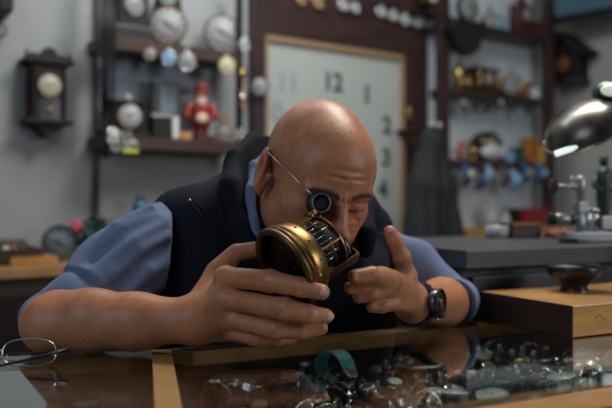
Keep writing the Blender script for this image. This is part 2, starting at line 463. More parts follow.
# hand holding the ring from the left of the picture
hr = dict(
 index=[P(225,277,1.085), P(270,281,1.026), P(300,287,.996), P(322,292,.986)],
 middle=[P(222,298,1.085), P(285,309,1.012), P(308,314,1.006), P(326,316,1.014)],
 ring=[P(222,317,1.09), P(275,329,1.040), P(300,331,1.038), P(321,328,1.044)],
 pinky=[P(222,330,1.10), P(256,338,1.072), P(277,339,1.074), P(293,337,1.084)],
 thumb=[P(206,296,1.105), P(216,272,1.125), P(236,253,1.135), P(258,249,1.14)])
fr = dict(index=[.0150,.0150,.0128,.0105], middle=[.0148,.0150,.0128,.0102], ring=[.0140,.0135,.0118,.0098],
          pinky=[.0130,.0115,.0105,.0090], thumb=[.0200,.0165,.0140,.0120])
def hand_fields(h, rr, wrist, palm):
    fs = None
    for k in ('index','middle','ring','pinky'):
        f = finger(h[k], rr[k]); f = u(f, d_ell(h[k][1], [rr[k][1]*1.10]*3), k=.005); f = u(f, d_ell(h[k][2], [rr[k][2]*1.05]*3), k=.004)
        fs = f if fs is None else u(fs, f, k=.0035)
    pl = palm
    for k in ('index','middle','ring','pinky'):     # knuckles and tendons on the back of the hand
        bk = (Vector((0,0,EYE+.12))-h[k][0]).normalized()
        pl = u(pl, d_ell(h[k][0]+bk*.0045, [rr[k][0]*.95]*3), k=.008)
        pl = u(pl, d_cone(wrist+bk*.023+(h[k][0]-wrist)*.25, h[k][0]+bk*(rr[k][0]*.72), .0035, .0035), k=.008)
    a = u(pl, fs, k=.010)
    return u(a, finger(h['thumb'], rr['thumb']), k=.010)
palmR = u(d_cone(wrR, P(222,296,1.085), .030,.023), d_cone(wrR, P(226,318,1.092), .029,.022), d_cone(wrR, P(220,330,1.10), .027,.016),
          d_cone(wrR, P(208,296,1.11), .026,.020), k=.018)
handR = hand_fields(hr, fr, wrR, palmR)
for tp in [((222,279,1.068),(262,284,1.035)), ]: pass
hl = dict(
 thumb=[P(402,290,1.175), P(392,281,1.14), P(372,275,1.105), P(355,277,1.095)],
 index=[P(407,277,1.185), P(402,258,1.17), P(396,243,1.165), P(390,232,1.165)],
 middle=[P(400,284,1.165), P(380,277,1.130), P(362,285,1.118), P(350,288,1.115)],
 ring=[P(402,294,1.170), P(388,289,1.135), P(371,294,1.120), P(359,297,1.118)],
 pinky=[P(402,303,1.175), P(393,303,1.145), P(382,306,1.130), P(372,307,1.125)])
fl_ = dict(index=[.0150,.0132,.0122,.0105], middle=[.015,.0135,.012,.0098], ring=[.0145,.0130,.0115,.0098], pinky=[.0130,.0112,.0102,.0088], thumb=[.0190,.0165,.0135,.0112])
palmL = u(d_cone(wrL, P(403,286,1.18), .029,.021), d_cone(wrL, P(404,299,1.18), .028,.018), k=.015)
handL = hand_fields(hl, fl_, wrL, palmL)
def lerp(a, b, t): return a+(b-a)*t
armR = d_chain([shR, elR, lerp(elR,wrR,.30)+Vector((0,0,.003)), lerp(elR,wrR,.6), wrR], [.022,.0395,.0435,.039,.030], k=.02)
armL = d_chain([shL, elL, lerp(elL,wrL,.35), wrL], [.022,.036,.041,.029], k=.02)
H = .0019
V = Vol((-.47,.93,.935), (.44,1.56,1.345), H)
bb = lambda pts, m: ([min(p[i] for p in pts)-m for i in range(3)], [max(p[i] for p in pts)+m for i in range(3)])
hp = [HM @ Vector(q) for q in ((-.11,-.14,-.15),(.11,-.14,-.15),(.11,.14,-.15),(-.11,.14,-.15),(-.11,-.14,.12),(.11,-.14,.12),(.11,.14,.12),(-.11,.14,.12))]
V.add(place(HEAD, HM), *bb(hp, .01), k=.002)
V.add(armR, *bb([shR, elR, wrR], .07), k=.02)
allr = [p for k in hr for p in hr[k]]+[wrR]
V.add(handR, *bb(allr, .045), k=.012)
V.add(armL, *bb([shL, elL, wrL], .06), k=.02)
alll = [p for k in hl for p in hl[k]]+[wrL]
V.add(handL, *bb(alll, .045), k=.012)
# trunk under the clothes joins head and arms into one body
nb = HM @ Vector((0,.085,-.15))
V.add(u(d_cone(shR, shL, .035,.035), d_cone(nb, lerp(shR,shL,.5)+Vector((0,.03,-.05)), .055,.09), d_cone(lerp(shR,shL,.5)+Vector((0,.03,-.05)), Vector((0,1.45,.93)), .08,.10), k=.03),
      (-.25,1.1,.93), (.3,1.56,1.3), k=.02)
VV, QQ = V.mesh(); del V
# creases over the knuckles as fine folds
HI = np.array(HM.inverted(), float)
nails = [  # (tip, previous joint, facing direction)
 (hr['index'][3], hr['index'][2]), (hr['middle'][3], hr['middle'][2]), (hl['thumb'][3], hl['thumb'][2]), (hl['index'][3], hl['index'][2])]
def sm(x, a, b): t = np.clip((x-a)/(b-a), 0, 1); return t*t*(3-2*t)
def skin_color(V):
    base = np.array(hx(184,123,88)); n = len(V); C = np.tile(base, (n,1))
    L = V @ HI[:3,:3].T + HI[:3,3]
    head = (np.abs(L[:,0]) < .12) & (np.abs(L[:,1]) < .15) & (L[:,2] > -.20) & (L[:,2] < .13)
    def mix(w, col):
        w = w[:,None]; C[:] = C*(1-w)+np.array(col)*w
    g = lambda c, r: np.exp(-(((L-np.array(c))/np.array(r))**2).sum(1))*head
    # scalp a little rosier, cheeks, nose and ears red
    mix(.55*g((0,-.117,-.044),(.02,.02,.02)), hx(190,108,92))
    for s in (-1,1):
        mix(.45*g((s*.043,-.075,-.045),(.022,.03,.02)), hx(188,112,92))
        mix(.50*g((s*.09,.01,-.02),(.02,.03,.04)), hx(176,98,82))
    # grey stubble: jaw, upper lip, clipped hair round the sides
    jaw = sm(-L[:,2], .058, .085)*(L[:,1] < .02)*head
    mix(.38*jaw, hx(120,98,86))
    side = sm(np.abs(L[:,0]), .055, .075)*sm(L[:,1], -.045, -.01)*sm(-L[:,2], -.045, -.01)*(np.abs(L[:,0]) < .084)*head
    mix(.35*side, hx(122,92,74))
    # lips
    mix(.6*g((0,-.102,-.079),(.022,.012,.008)), hx(150,85,78))
    # brows
    for s in (-1,1):
        t = np.clip((s*L[:,0]-.010)/.038, 0, 1); zc = .0015+.006*np.sin(t*2.4)-.003*t
        w = np.exp(-((L[:,2]-zc)/(.0052-.002*t))**2)*(s*L[:,0] > .009)*(s*L[:,0] < .050)*(L[:,1] < -.05)*head
        mix(np.clip(1.25*w, 0, .93), hx(48,36,30))
        # lashes on the lid line
        t = np.clip((s*L[:,0]-.018)/.026, 0, 1); zc = -.0235+.002*t
        w = np.exp(-((L[:,2]-zc)/.0020)**2)*(s*L[:,0] > .016)*(s*L[:,0] < .047)*(L[:,1] < -.06)*head
        mix(.85*w, hx(40,26,22))
    for k in ('index','middle','ring','pinky'):
        for hh in (hr, hl):
            d = np.linalg.norm(V-np.array(hh[k][1]), axis=1); mix(.35*np.exp(-(d/.012)**2), hx(178,104,84))
            d = np.linalg.norm(V-np.array(hh[k][3]), axis=1); mix(.35*np.exp(-(d/.012)**2), hx(196,120,100))
    for hh, rr in ((hr, fr), (hl, fl_)):
        for k in hh:
            for j in (1, 2):
                p = np.array(hh[k][j]); a = np.array(hh[k][j+1])-np.array(hh[k][j-1]); a /= np.linalg.norm(a)
                d = V-p; s_ = d @ a; rl = np.linalg.norm(d-np.outer(s_, a), axis=1)
                mix(.38*np.exp(-(s_/.0055)**2)*(rl < rr[k][j]*1.35)*(.5+.5*np.cos(s_*2*PI/.0042)), hx(120,66,48))
    rng = np.random.RandomState(3); 
    blot = sum(np.sin(V @ rng.randn(3)*f+rng.rand()*6) for f in (30,45,60,90,130,170))/6
    C *= (1+.10*blot)[:,None]
    return np.clip(C, 0, 1)
M_skin = mat('skin', (.5,.3,.2), .40, attr='tint', var=.13, scale=60, bump=.32, bscale=330, sub=.12, spec=.45)
# skin folds: push vertices along normals at finger joints and wrist
def fold(V):
    out = V.copy()
    for hh, rr in ((hr, fr), (hl, fl_)):
        for k in hh:
            for j in (1, 2):
                p = np.array(hh[k][j]); a = np.array(hh[k][j+1])-np.array(hh[k][j-1]); a /= np.linalg.norm(a)
                d = V-p; s_ = d @ a; rad = d-np.outer(s_, a); rl = np.linalg.norm(rad, axis=1)
                w = np.exp(-(s_/.006)**2)*(rl < rr[k][j]*1.35)*(rl > 1e-4)
                out -= (rad/np.maximum(rl,1e-4)[:,None])*(w*.0010*(1+np.cos(s_*2*PI/.0032))*.5)[:,None]
    return out
VV = fold(relax(VV, QQ, 2))
body = np_mesh('body', VV, QQ, M_skin, None, skin_color, it=0); as_child(body)
# finger nails
for tp, pr in nails:
    a = (tp-pr).normalized(); out = (Vector((0,0,EYE))-tp).normalized()
    if pr is hl['index'][2]: out = Vector((-.1,-1,.5)).normalized()
    z = (out - a*out.dot(a)).normalized(); x = a.cross(z)
    Mx = Matrix((x, a, z)).transposed().to_4x4(); Mx.translation = tp + a*.002 + z*.0070
    if pr is hl['thumb'][2]: Mx.translation = tp + a*.001 + z*.0078
    as_child(MB().ell((0,0,0), (.0060,.0072,.0034), M=Mx).obj('fingernail', mat('nail', hx(214,160,138), .3), None))

# ------------------------------------------------------------------ vest, shirt
def ripple(f, amp, freqs, seed):
    rng = np.random.RandomState(seed); K = [(rng.randn(3).astype(f32), f32(rng.rand()*6)) for _ in freqs]
    def g(X, Y, Z):
        v = f(X, Y, Z)
        for fr_, (d, ph) in zip(freqs, K):
            d = d/np.linalg.norm(d)*fr_; v = v+f32(amp)*np.sin(d[0]*X+d[1]*Y+d[2]*Z+ph+np.sin(d[1]*X*f32(.7)-d[0]*Z*f32(.6)))
        return v
    return g
mid = lerp(shR, shL, .5)
vest = u(d_cone(P(184,237,1.335), shL+Vector((0,.02,-.012)), .076,.066), d_cone(P(188,228,1.335), P(255,203,1.37), .056, .065), d_ell((mid.x+.01, mid.y+.03, 1.02), (.20,.125,.26), Euler((0,0,R(26)))),
         d_ell((mid.x+.02, mid.y+.03, 1.170), (.14,.10,.085), Euler((0,0,R(26)))), k=.05)
vest = u(vest, d_cone(P(212,240,1.30), P(215,330,1.27), .075,.07), d_cone(P(205,310,1.31), P(208,400,1.31), .08,.08), d_cone(P(350,280,1.38), P(358,335,1.40), .07,.07), k=.05)
# the side facing the left arm is cut off at the arm hole
cutp = P(151,240,1.30)
vest = inter(vest, half(cutp, Vector((-1.0,-.28,.10))), k=.012)
vest = inter(vest, half(P(392,240,1.48), Vector((1,.30,.1))), k=.012)
# opening at the throat
vest = sub(vest, d_cone(P(264,205,1.17), P(268,235,1.15), .030,.018), k=.01)
cp = [P(262,262,1.200), P(243,226,1.215), P(231,190,1.250), P(234,166,1.30), P(252,152,1.37), P(300,156,1.42), P(340,175,1.41), P(363,205,1.36), P(366,232,1.30)]
def band(pts, hgt, r, up=Vector((0,0,1))):
    fs = []
    for i in range(len(pts)-1):
        for q in (0, .5, 1.0):
            h0 = hgt[i]*q; h1 = hgt[i+1]*q
            fs.append(d_cone(pts[i]+up*h0, pts[i+1]+up*h1, r, r))
    return u(*fs, k=.012)
col_ = band(cp, [0,.0,.012,.020,.024,.024,.02,.01,0], .0105)
col2 = band([p-Vector((0,0,.03)) for p in cp], [.03,.03,.03,.03,.03,.03,.03,.03,.03], .013)
vest = u(vest, col_, col2, k=.016)
vest = ripple(vest, .0011, (32,45,60,38), 5)
# seams: fine grooves
seam = u(d_chain([P(191,196,1.245), P(214,222,1.222), P(238,258,1.203)], [.002]*3), k=.001)
vv = Vol((-.30,1.10,.85), (.34,1.66,1.36), .0027); vv.add(vest, k=0)
a_, q_ = vv.mesh(); del vv; a_v = relax(a_, q_, 2); q_v = q_
M_vest = mat('navy_vest', (.0058,.0080,.0145), .85, var=.15, scale=120, bump=.35, bscale=500, spec=.2)
as_child(np_mesh('vest', a_, q_, M_vest, None, it=2))
# shirt: sleeves and collar
def sleeve(pts, rad, seed, amp=.0032): return ripple(d_chain(pts, rad, k=.03), amp, (38,55,75,48), seed)
slp = [P(184,232,1.325), P(150,250,1.27), P(116,266,1.22), P(92,288,1.18)]
s1 = sleeve(slp, [.060,.067,.058,.052], 11, .0022)
s1 = inter(s1, half(P(84,290,1.175), (elR-shR)), k=.004)
ARM_CUT = half(P(168,240,1.28), Vector((1.0,.28,-.10)))
s2 = sleeve([P(116,286,1.215), P(80,306,1.165), P(48,319,1.150)], [.055,.050,.041], 12, .0010)
s2 = inter(s2, half(P(44,322,1.085), Vector((-.6,-.75,-.35))), k=.004)
# folds running along the sleeve
for pa, pm_, pz, yy in (((150,207),(118,228),(84,268),1.205), ((166,236),(140,250),(104,292),1.185), ((172,262),(150,272),(128,296),1.19), ((160,222),(130,238),(95,276),1.195)):
    s1 = u(s1, d_chain([P(*pa, yy+.03), P(*pm_, yy-.004), P(*pz, yy-.03)], [.005,.010,.005]), k=.022)
for pa, pm_, pz, yy in (((160,216),(126,232),(92,262),1.185), ((168,246),(142,262),(112,290),1.172), ((168,228),(146,240),(118,262),1.178)):
    s1 = sub(s1, d_chain([P(*pa, yy+.03), P(*pm_, yy-.008), P(*pz, yy-.03)], [.003,.006,.003]), k=.016)
s1 = inter(s1, ARM_CUT, k=.004)
sLu = sleeve([shL+Vector((.0,.01,-.005)), P(418,272,1.45), elL+Vector((-.002,.006,0))], [.046,.044,.042], 13, .0022)
sL = sleeve([elL, P(456,303,1.36)], [.0425,.0405], 14, .0015)
sL = u(inter(sL, half(P(461,304,1.36), Vector((-1,-.9,-.1))), k=.003), inter(sLu, half(P(452,304,1.385), Vector((-.5,-1.1,-.3))), k=.004), k=.006)
scol = band([P(266,262,1.195), P(254,232,1.205), P(250,205,1.23), P(253,182,1.27), P(266,170,1.32)], [.01,.02,.028,.03,.03], .004)
body_shirt = d_cone(P(278,215,1.30), P(292,270,1.29), .045,.04)
sh = Vol((-.45,1.03,.952), (.42,1.58,1.32), .0025)
sh.add(s1, k=0); sh.add(s2, k=.003); sh.add(u(scol, body_shirt, k=.006), (-.16,1.1,.95), (.06,1.45,1.3), k=0)
a_, q_ = sh.mesh(); del sh
M_shirt = mat('blue_chambray', (.115,.160,.275), .85, var=.10, scale=300, bump=.4, bscale=700, sheen=.1)
as_child(np_mesh('shirt', a_, q_, M_shirt, None, it=2))
sh = Vol((.06,1.25,.952), (.42,1.58,1.27), .0025); sh.add(sL, k=0); a_, q_ = sh.mesh(); del sh
as_child(np_mesh('shirt_sleeve', a_, q_, M_shirt, None, it=2))
from mathutils.bvhtree import BVHTree
bv = BVHTree.FromPolygons([tuple(v) for v in a_v], [tuple(int(i) for i in f) for f in q_v])
def on_vest(px, py):
    d = Vector(((px-306)/FPX, 1, (204-py)/FPX)).normalized(); h = bv.ray_cast(Vector((0,0,EYE)), d); return h[0]-d*.0004 if h[0] is not None else P(px,py,1.3)
def seam_tube(pxs, r, name, m):
    pts = []
    for (x0, y0), (x1, y1) in zip(pxs, pxs[1:]):
        for i in range(6): pts.append(on_vest(x0+(x1-x0)*i/6, y0+(y1-y0)*i/6))
    return as_child(MB().tube(pts, r, 8).obj(name, m))
seam_tube([(191,203),(203,218),(216,234),(230,252),(238,266)], .0011, 'zip_seam', mat('navy_piping', (.008,.010,.018), .8, spec=.2))
seam_tube([(197,202),(209,216),(222,231),(236,247)], .0008, 'zip_seam', MATS['navy_piping'])
as_child(MB().ell(on_vest(190,200), (.0022,.0022,.0022)).obj('snap_button', M_steel))
as_child(MB().ell(on_vest(380,233), (.0019,.0019,.0019)).obj('snap_button', M_steel))
# ------------------------------------------------------------------ the brass movement in his hands
DC = P(284, 269, 1.03); DA = Vector((.75,.5,.43)).normalized()
ev = (Vector((0,-1,0))+DA*DA.y).normalized(); ew = DA.cross(ev)
DM = Matrix((ev, ew, DA)).transposed().to_4x4(); DM.translation = DC
dev = thing('clock_movement', 'round brass clock movement held up close to the loupe in both hands', 'clock movement', DC, DM.to_euler())
def arc(mb, r0, r1, z0, z1, a0, a1, n=24):
    """a piece of a ring between two angles"""
    V = []; F = []
    for i in range(n+1):
        a = a0+(a1-a0)*i/n; c, s = math.cos(a), math.sin(a)
        V += [(r0*c,r0*s,z0),(r1*c,r1*s,z0),(r1*c,r1*s,z1),(r0*c,r0*s,z1)]
    for i in range(n):
        for k in range(4): F.append([i*4+k, i*4+(k+1)%4, i*4+4+(k+1)%4, i*4+4+k])
    F.append([0,1,2,3]); F.append([n*4+3,n*4+2,n*4+1,n*4])
    return mb._add(V, F)
ew_l = Vector((0,1,0))
MB().lathe([(.0500,.003),(.0515,-.001),(.0545,-.003),(.0590,-.0035),(.0610,-.001),(.0614,.003),(.0598,.0045),(.0598,.0062),(.0610,.0075),(.0608,.0105),(.0590,.012),(.0560,.013),(.0500,.013),(.0500,.003)], 72).obj('bezel', M_brassd, dev)
MB().lathe([(.0520,.0125),(.0583,.0135),(.0585,.018),(.0540,.034),(.0505,.0385),(.0470,.0400),(.0,.0405)], 72).obj('case_band', M_brass, dev)
for i in range(12):
    a = 2*PI*i/12+.2; MB().ell((.0558*math.cos(a), .0558*math.sin(a), .0275), (.0017,.0017,.0017), 10, 6).obj('screw', M_black, dev)
MB().cyl((0,0,.014), .0505, .002, 48).obj('dial_plate', mat('black_dial', (.012,.011,.010), .35), dev)
t = MB()
for i in range(60):
    a = 2*PI*i/60; l = .004 if i % 5 else .008
    t.box((.043,0,.0128), (l,.0007,.0006), M=Matrix.Rotation(a,4,'Z'))
t.obj('minute_marks', mat('dull_brass', (.22,.15,.07), .4, 1.0), dev)
for (x, y, r, h) in ((.012,.008,.017,.009),(-.018,.006,.011,.008),(.0,-.021,.013,.0075),(-.006,.028,.009,.0085),(.027,-.016,.008,.009)):
    g = MB(); g.ring((x,y,h), r, r*.80, .0012, 36); g.cyl((x,y,h), r*.2, .004, 16)
    for k in range(4): g.box((0,0,0), (r*1.7,.0010,.0010), M=Matrix.Translation((x,y,h)) @ Matrix.Rotation(k*PI/4,4,'Z'))
    g.obj('gear_wheel', mat('dark_gear', (.07,.05,.03), .4, 1.0), dev)
RP = .0420
MB().lathe([(.0,.0408),(RP,.0408),(RP+.001,.0418),(RP+.001,.0438),(RP,.0448),(.0,.0448)], 64).obj('front_plate', M_black, dev)
MB().lathe([(.026,.044),(.030,.0445),(.0305,.078),(.026,.079)], 48).obj('inner_drum', M_blackm, dev)
for i in range(10):
    a = R(-82+i*12.5)
    if abs(a) < .06: continue
    MB().tube([((RP-.003)*math.cos(a), (RP-.003)*math.sin(a), .044), ((RP-.003)*math.cos(a), (RP-.003)*math.sin(a), .060 if i % 2 else .078)], .0006, 8).obj('steel_rod', M_steel, dev)
for a in (R(2), R(-86), R(120), R(180)):
    m = MB(); m.box((RP-.002,0,.062), (.003,.0032,.036), .0008, M=Matrix.Rotation(a,4,'Z')); m.obj('pillar', M_brass, dev)
p = MB(); arc(p, .036, RP-.0005, .0785, .0810, 0, 2*PI, 72); p.obj('back_plate', M_brass, dev)
p = MB(); arc(p, .041, RP, .0605, .0620, R(-84), R(50), 40); p.obj('guard_hoop', M_brassd, dev)
RC = Matrix.Translation(ew_l*.012)
MB().lathe([(.0,.100),(.016,.100),(.025,.097),(.0285,.091),(.029,.081),(.027,.0805)], 56, RC).obj('rear_cover', M_black, dev)
p = MB(); arc(p, .0280, .0300, .0890, .0915, 0, 2*PI, 64); p.b.transform(RC); p.obj('rear_rim', M_steeld, dev)
p = MB()
Mb = Matrix.Rotation(R(62),4,'Z')
p.box((RP+.0018,0,.069), (.0045,.018,.062), .0012, M=Mb); p.box((RP-.004,0,.099), (.014,.018,.003), .0008, M=Mb)
p.obj('bracket', M_brassd, dev)
p = MB(); Mb = Matrix.Rotation(R(-86),4,'Z')
p.box((RP,0,.060), (.003,.007,.040), .0008, M=Mb); p.cyl((RP+.003,0,.077), .0045, .010, 20, M=Mb, axis='x'); p.box((RP+.005,0,.084),(.008,.007,.006), .001, M=Mb)
p.obj('winding_click', M_brass, dev)
for z in (.0428, .0798):
    for a in (-60,-30,20,80): MB().ell(((RP+.001)*math.cos(R(a)), (RP+.001)*math.sin(R(a)), z), (.0011,)*3, 10, 6).obj('screw', M_steel, dev)

# ------------------------------------------------------------------ loupe
eye = HM @ Vector((-.031,-.088,-.016)); lf = P(321.5, 203, eye.y-.034); la = (lf-eye).normalized()
LM = la.to_track_quat('Z','Y').to_matrix().to_4x4(); LM.translation = eye
lp = thing('loupe', "black and steel watchmaker's loupe worn over the eye on a wire clip", 'loupe', eye, LM.to_euler())
L_ = (lf-eye).length
MB().lathe([(.012,.003),(.0185,.002),(.0198,.006),(.0190,.012),(.0168,L_-.018),(.0150,L_-.014),(.0140,L_-.016),(.0135,.008)], 40).obj('eye_cup', M_black, lp)
MB().lathe([(.0125,L_-.018),(.0142,L_-.018),(.0148,L_-.015),(.0148,L_-.004),(.0140,L_),(.0122,L_),(.0120,L_-.003),(.0120,L_-.018)], 40).obj('lens_barrel', mat('loupe_metal', (.16,.165,.17), .4, .7), lp)
MB().lathe([(0,L_-.006),(.006,L_-.0065),(.0122,L_-.008),(.0122,L_-.011),(0,L_-.011)], 32).obj('lens', mat('lens_glass', (.035,.045,.05), .05), lp)
LI = LM.inverted()
wire = [eye+la*.020+Vector((-.012,.0,.012)), eye+la*.018+Vector((-.030,.002,.030)), HM@Vector((-.073,-.060,.012)), HM@Vector((-.083,-.03,.014)), HM@Vector((-.088,.0,.014))]
MB().tube([LI @ w for w in wire], .00085, 8).obj('wire_clip', M_steel, lp)

# ------------------------------------------------------------------ wristwatch
ax = (elL-wrL).normalized(); wc = wrL+ax*.006
out = (Vector((0.10,-1,.12))-ax*ax.dot(Vector((0.10,-1,.12)))).normalized(); sd_ = ax.cross(out)
WM = Matrix((sd_, ax, out)).transposed().to_4x4(); WM.translation = wc
wt = thing('wristwatch', 'chunky black sports wristwatch worn on the wrist beside the brass movement', 'wristwatch', wc, WM.to_euler()); wt.scale = (1.08,1.2,1.08)
s = MB(); n = 40; V_ = []; F_ = []
for i in range(n):
    a = 2*PI*i/n; c, q = math.cos(a), math.sin(a)
    for (rr, y) in ((.0298,-.011),(.0335,-.0105),(.0335,.0105),(.0298,.011)): V_.append((rr*c, y, rr*q))
for i in range(n):
    for k in range(4): F_.append([i*4+k, i*4+(k+1)%4, ((i+1)%n)*4+(k+1)%4, ((i+1)%n)*4+k])
s._add(V_, F_, None, True)
for i in range(28):
    a = 2*PI*i/28; s.box((.0338,0,0), (.0016,.0205,.0045), .0004, M=Matrix.Rotation(a,4,'Y'))
s.obj('strap', M_black, wt)
MB().lathe([(.0,.029),(.0195,.029),(.0215,.031),(.0215,.037),(.0205,.041),(.0180,.0425),(.0175,.041),(.0,.041)], 48).obj('case', M_steeld, wt)
b = MB().lathe([(.0175,.0415),(.0180,.044),(.0205,.0435),(.0215,.040)], 48)
for i in range(24): b.box((.0208,0,.0418), (.0022,.0022,.003), .0004, M=Matrix.Rotation(2*PI*i/24,4,'Z'))
b.obj('bezel', M_black, wt)
d = MB().cyl((0,0,.0414), .0172, .0008, 40); d.obj('dial', mat('watch_dial', (.012,.012,.014), .3), wt)
d = MB()
for i in range(12): d.box((.0135,0,.0420), (.0035,.0011,.0005), M=Matrix.Rotation(2*PI*i/12,4,'Z'))
for (x, y) in ((.0065,0),(-.0045,.0055),(-.0045,-.0055)): d.ring((x,y,.0420), .0042, .0036, .0005, 24)
d.obj('dial_markers', M_steel, wt)
d = MB().box((.002,.003,.0424), (.0012,.012,.0005), M=Matrix.Rotation(.7,4,'Z')); d.box((0,.004,.0427), (.001,.011,.0004), M=Matrix.Rotation(-.9,4,'Z'))
d.obj('hands', mat('hand_red', (.5,.06,.03), .4), wt)
MB().cyl((.0235,0,.036), .0030, .004, 16, axis='x').obj('crown', M_steel, wt)

# ------------------------------------------------------------------ things on the counters
def gtop(px, py): return P(px, py, (EYE-GZ)*FPX/(py-204))
# golden wooden box, right
b0 = gtop(573, 338.5); b0.z = GZ+.0004
bx = thing('wooden_box', 'golden brown wooden box standing on the counter glass at the right', 'box', b0, (0,0,CA))
MB().box((.21,.115,.0255), (.42,.23,.049), .0015).obj('box_body', mat('box_wood', (.72,.36,.075), .36, color2=(.50,.22,.045), scale=5, stretch=(1,3,10), bump=.15, coat=.2), bx)
MB().box((.21,.115,.0475+.0035), (.424,.234,.004), .0012).obj('box_lid', M_oak, bx)
MB().box((-.0032,.115,.0268), (.0024,.234,.0530), .0005).obj('shade_panel', mat('shaded_end', (.030,.015,.010), .5), bx)  # shade on the left side of the box, put into a dark panel
for q in ((.06,.03),(.12,.018),(.19,.032)): MB().tube([(q[0]-.01,-.0006,q[1]),(q[0],-.0007,q[1]+.006),(q[0]+.012,-.0006,q[1]-.004)], .0004, 6).obj('scratch', M_dark2, bx)
# eyeglasses
g0 = gtop(25, 368); g0.z = GZ
gl = thing('eyeglasses', 'thin-framed eyeglasses lying on the glass at the far left', 'eyeglasses', g0, (0,0,R(8)))
def lens_loop(cx, w, h, zb, n=40, e=2.6):
    L = []
    for i in range(n):
        a = 2*PI*i/n; c, q = math.cos(a), math.sin(a)
        L.append((cx+w*math.copysign(abs(c)**(2/e), c), .004*math.cos(a), zb+h*math.copysign(abs(q)**(2/e), q)))
    return L
tl = Matrix.Rotation(R(-22),4,'X')
for cx, nm in ((.004,'rim'),(-.070,'rim')):
    lo = lens_loop(cx, .034, .0185, .0205)
    MB().tube(lo, .0010, 8, closed=True, M=tl).obj('rim', M_steel, gl)
    m = MB(); m._add(lo, [list(range(len(lo)))], tl); m.obj('lens', mat('spectacle_glass', (.95,.97,.97), 0, trans=1, ior=1.08), gl)
MB().tube([(-.030,.003,.021),(-.033,.0,.025),(-.036,.003,.021)], .0012, 8, M=tl).obj('bridge', M_steel, gl)
MB().tube([(-.104,-.004,.002),(-.075,-.004,.003),(-.03,-.012,.006),(.02,-.002,.015),(.054,.008,.0225)], [.0012,.0015,.0017,.0021,.0024], 8).obj('temple', M_black, gl)
MB().tube([(.040,.002,.022),(.047,.010,.020),(.03,.05,.012),(-.02,.075,.006),(-.07,.09,.003)], [.001,.001,.001,.0013,.0016], 8).obj('temple', M_steeld, gl)
MB().ell((-.026,.010,.012), (.0016,.0022,.005)).obj('nose_pad', mat('silicone', (.7,.75,.72), .2, trans=.6), gl)
pq = [gtop(-34,374), gtop(20,371), gtop(47,404), gtop(40,425), gtop(-40,425)]
pp = MB().slab([(p.x, p.y) for p in pq], GZ+.0003, GZ+.0007).obj('paper_sheet', mat('paper', (.14,.165,.16), .7, var=.06, scale=30)); tag(pp, 'pale sheet of paper lying flat under the eyeglasses', 'paper')

# ------------------------------------------------------------------ watches and bits inside the glass counter
TZ = GZ-.085
def tray(px, py, dz=0.0):
    return P(px, py, (EYE-TZ-dz)*FPX/(py-204))
def bracelet_watch(name, label, mb_, cm, dm, rad=.027, wid=.016):
    t = thing(name, label, 'wristwatch')
    s = MB(); N = 26
    for i in range(N):
        a = 2*PI*i/N
        if abs(a-PI/2) < .42: continue
        s.box((rad,0,0), (.003,wid*(1-.25*abs(math.sin(a/2+.8))),.0052), .0006, M=Matrix.Rotation(-a,4,'Y') @ Matrix.Diagonal((1,1,1.15,1)))
    s.obj('bracelet', mb_, t)
    MB().cyl((0,0,rad+.002), .0165, .008, 32).obj('case', cm, t)
    MB().cyl((0,0,rad+.0062), .0135, .0010, 32).obj('dial', dm, t)
    h = MB().box((.003,0,rad+.0070), (.009,.0010,.0004)); h.box((0,.004,rad+.0072), (.0010,.010,.0004)); h.obj('hands', M_black, t)
    MB().cyl((.0175,0,rad+.002), .002, .003, 12, axis='x').obj('crown', cm, t)
    return t
used = []
# slim strip lamp, unseen, added under the front rail to brighten the heaped watches
cl0 = cpt(.55, NF+.045); cl1 = cpt(.55, NF+.30)
MB().box((0,0,0), (.80,.012,.010), .002).obj('added_strip_lamp', mat('added_strip_glow', (.8,.8,.75), .4, emit=(1,.9,.75), estr=1.5), ctr).matrix_world = Matrix.Translation((cl0.x, cl0.y, GZ-.037)) @ Matrix.Rotation(CA,4,'Z')
area('case_fill_light', (cl0.x, cl0.y, GZ-.045), (cl1.x, cl1.y, GZ-.085), .8, .01, .55, (1.0,.88,.72))
VIALS = [(478,374),(489,380),(500,372),(512,378),(523,373),(534,380),(546,374),(468,382)]
KEEP = [tray(a, b+4) for a, b in VIALS]
CELL = 'watches heaped in the glass counter'
protos = [bracelet_watch('wristwatch', 'steel bracelet wristwatch heaped among others under the counter glass', M_steel, M_steel, mat('aged_dial', (.20,.19,.17), .4)),
          bracelet_watch('wristwatch', 'brass-coloured bracelet wristwatch heaped under the counter glass', M_brassd, M_brass, MATS['aged_dial']),
          bracelet_watch('wristwatch', 'dark bracelet wristwatch with black dial heaped under the counter glass', M_steeld, M_steeld, M_black)]
GRP = ['steel watches heaped in the counter', 'gold watches heaped in the counter', 'dark watches heaped in the counter']
rnd = random.Random(21); first = [True]*3; spots = []
def inside(x, y, poly, mrg):
    n = len(poly)
    c = sum(poly, Vector((0,0)))/n
    for i in range(n):
        a, b = poly[i], poly[(i+1)%n]; nn = Vector((-(b-a).y, (b-a).x)).normalized()
        if nn.dot(c-a) < 0: nn = -nn
        if nn.dot(Vector((x,y))-a) < mrg: return False
    return True
tries = 0
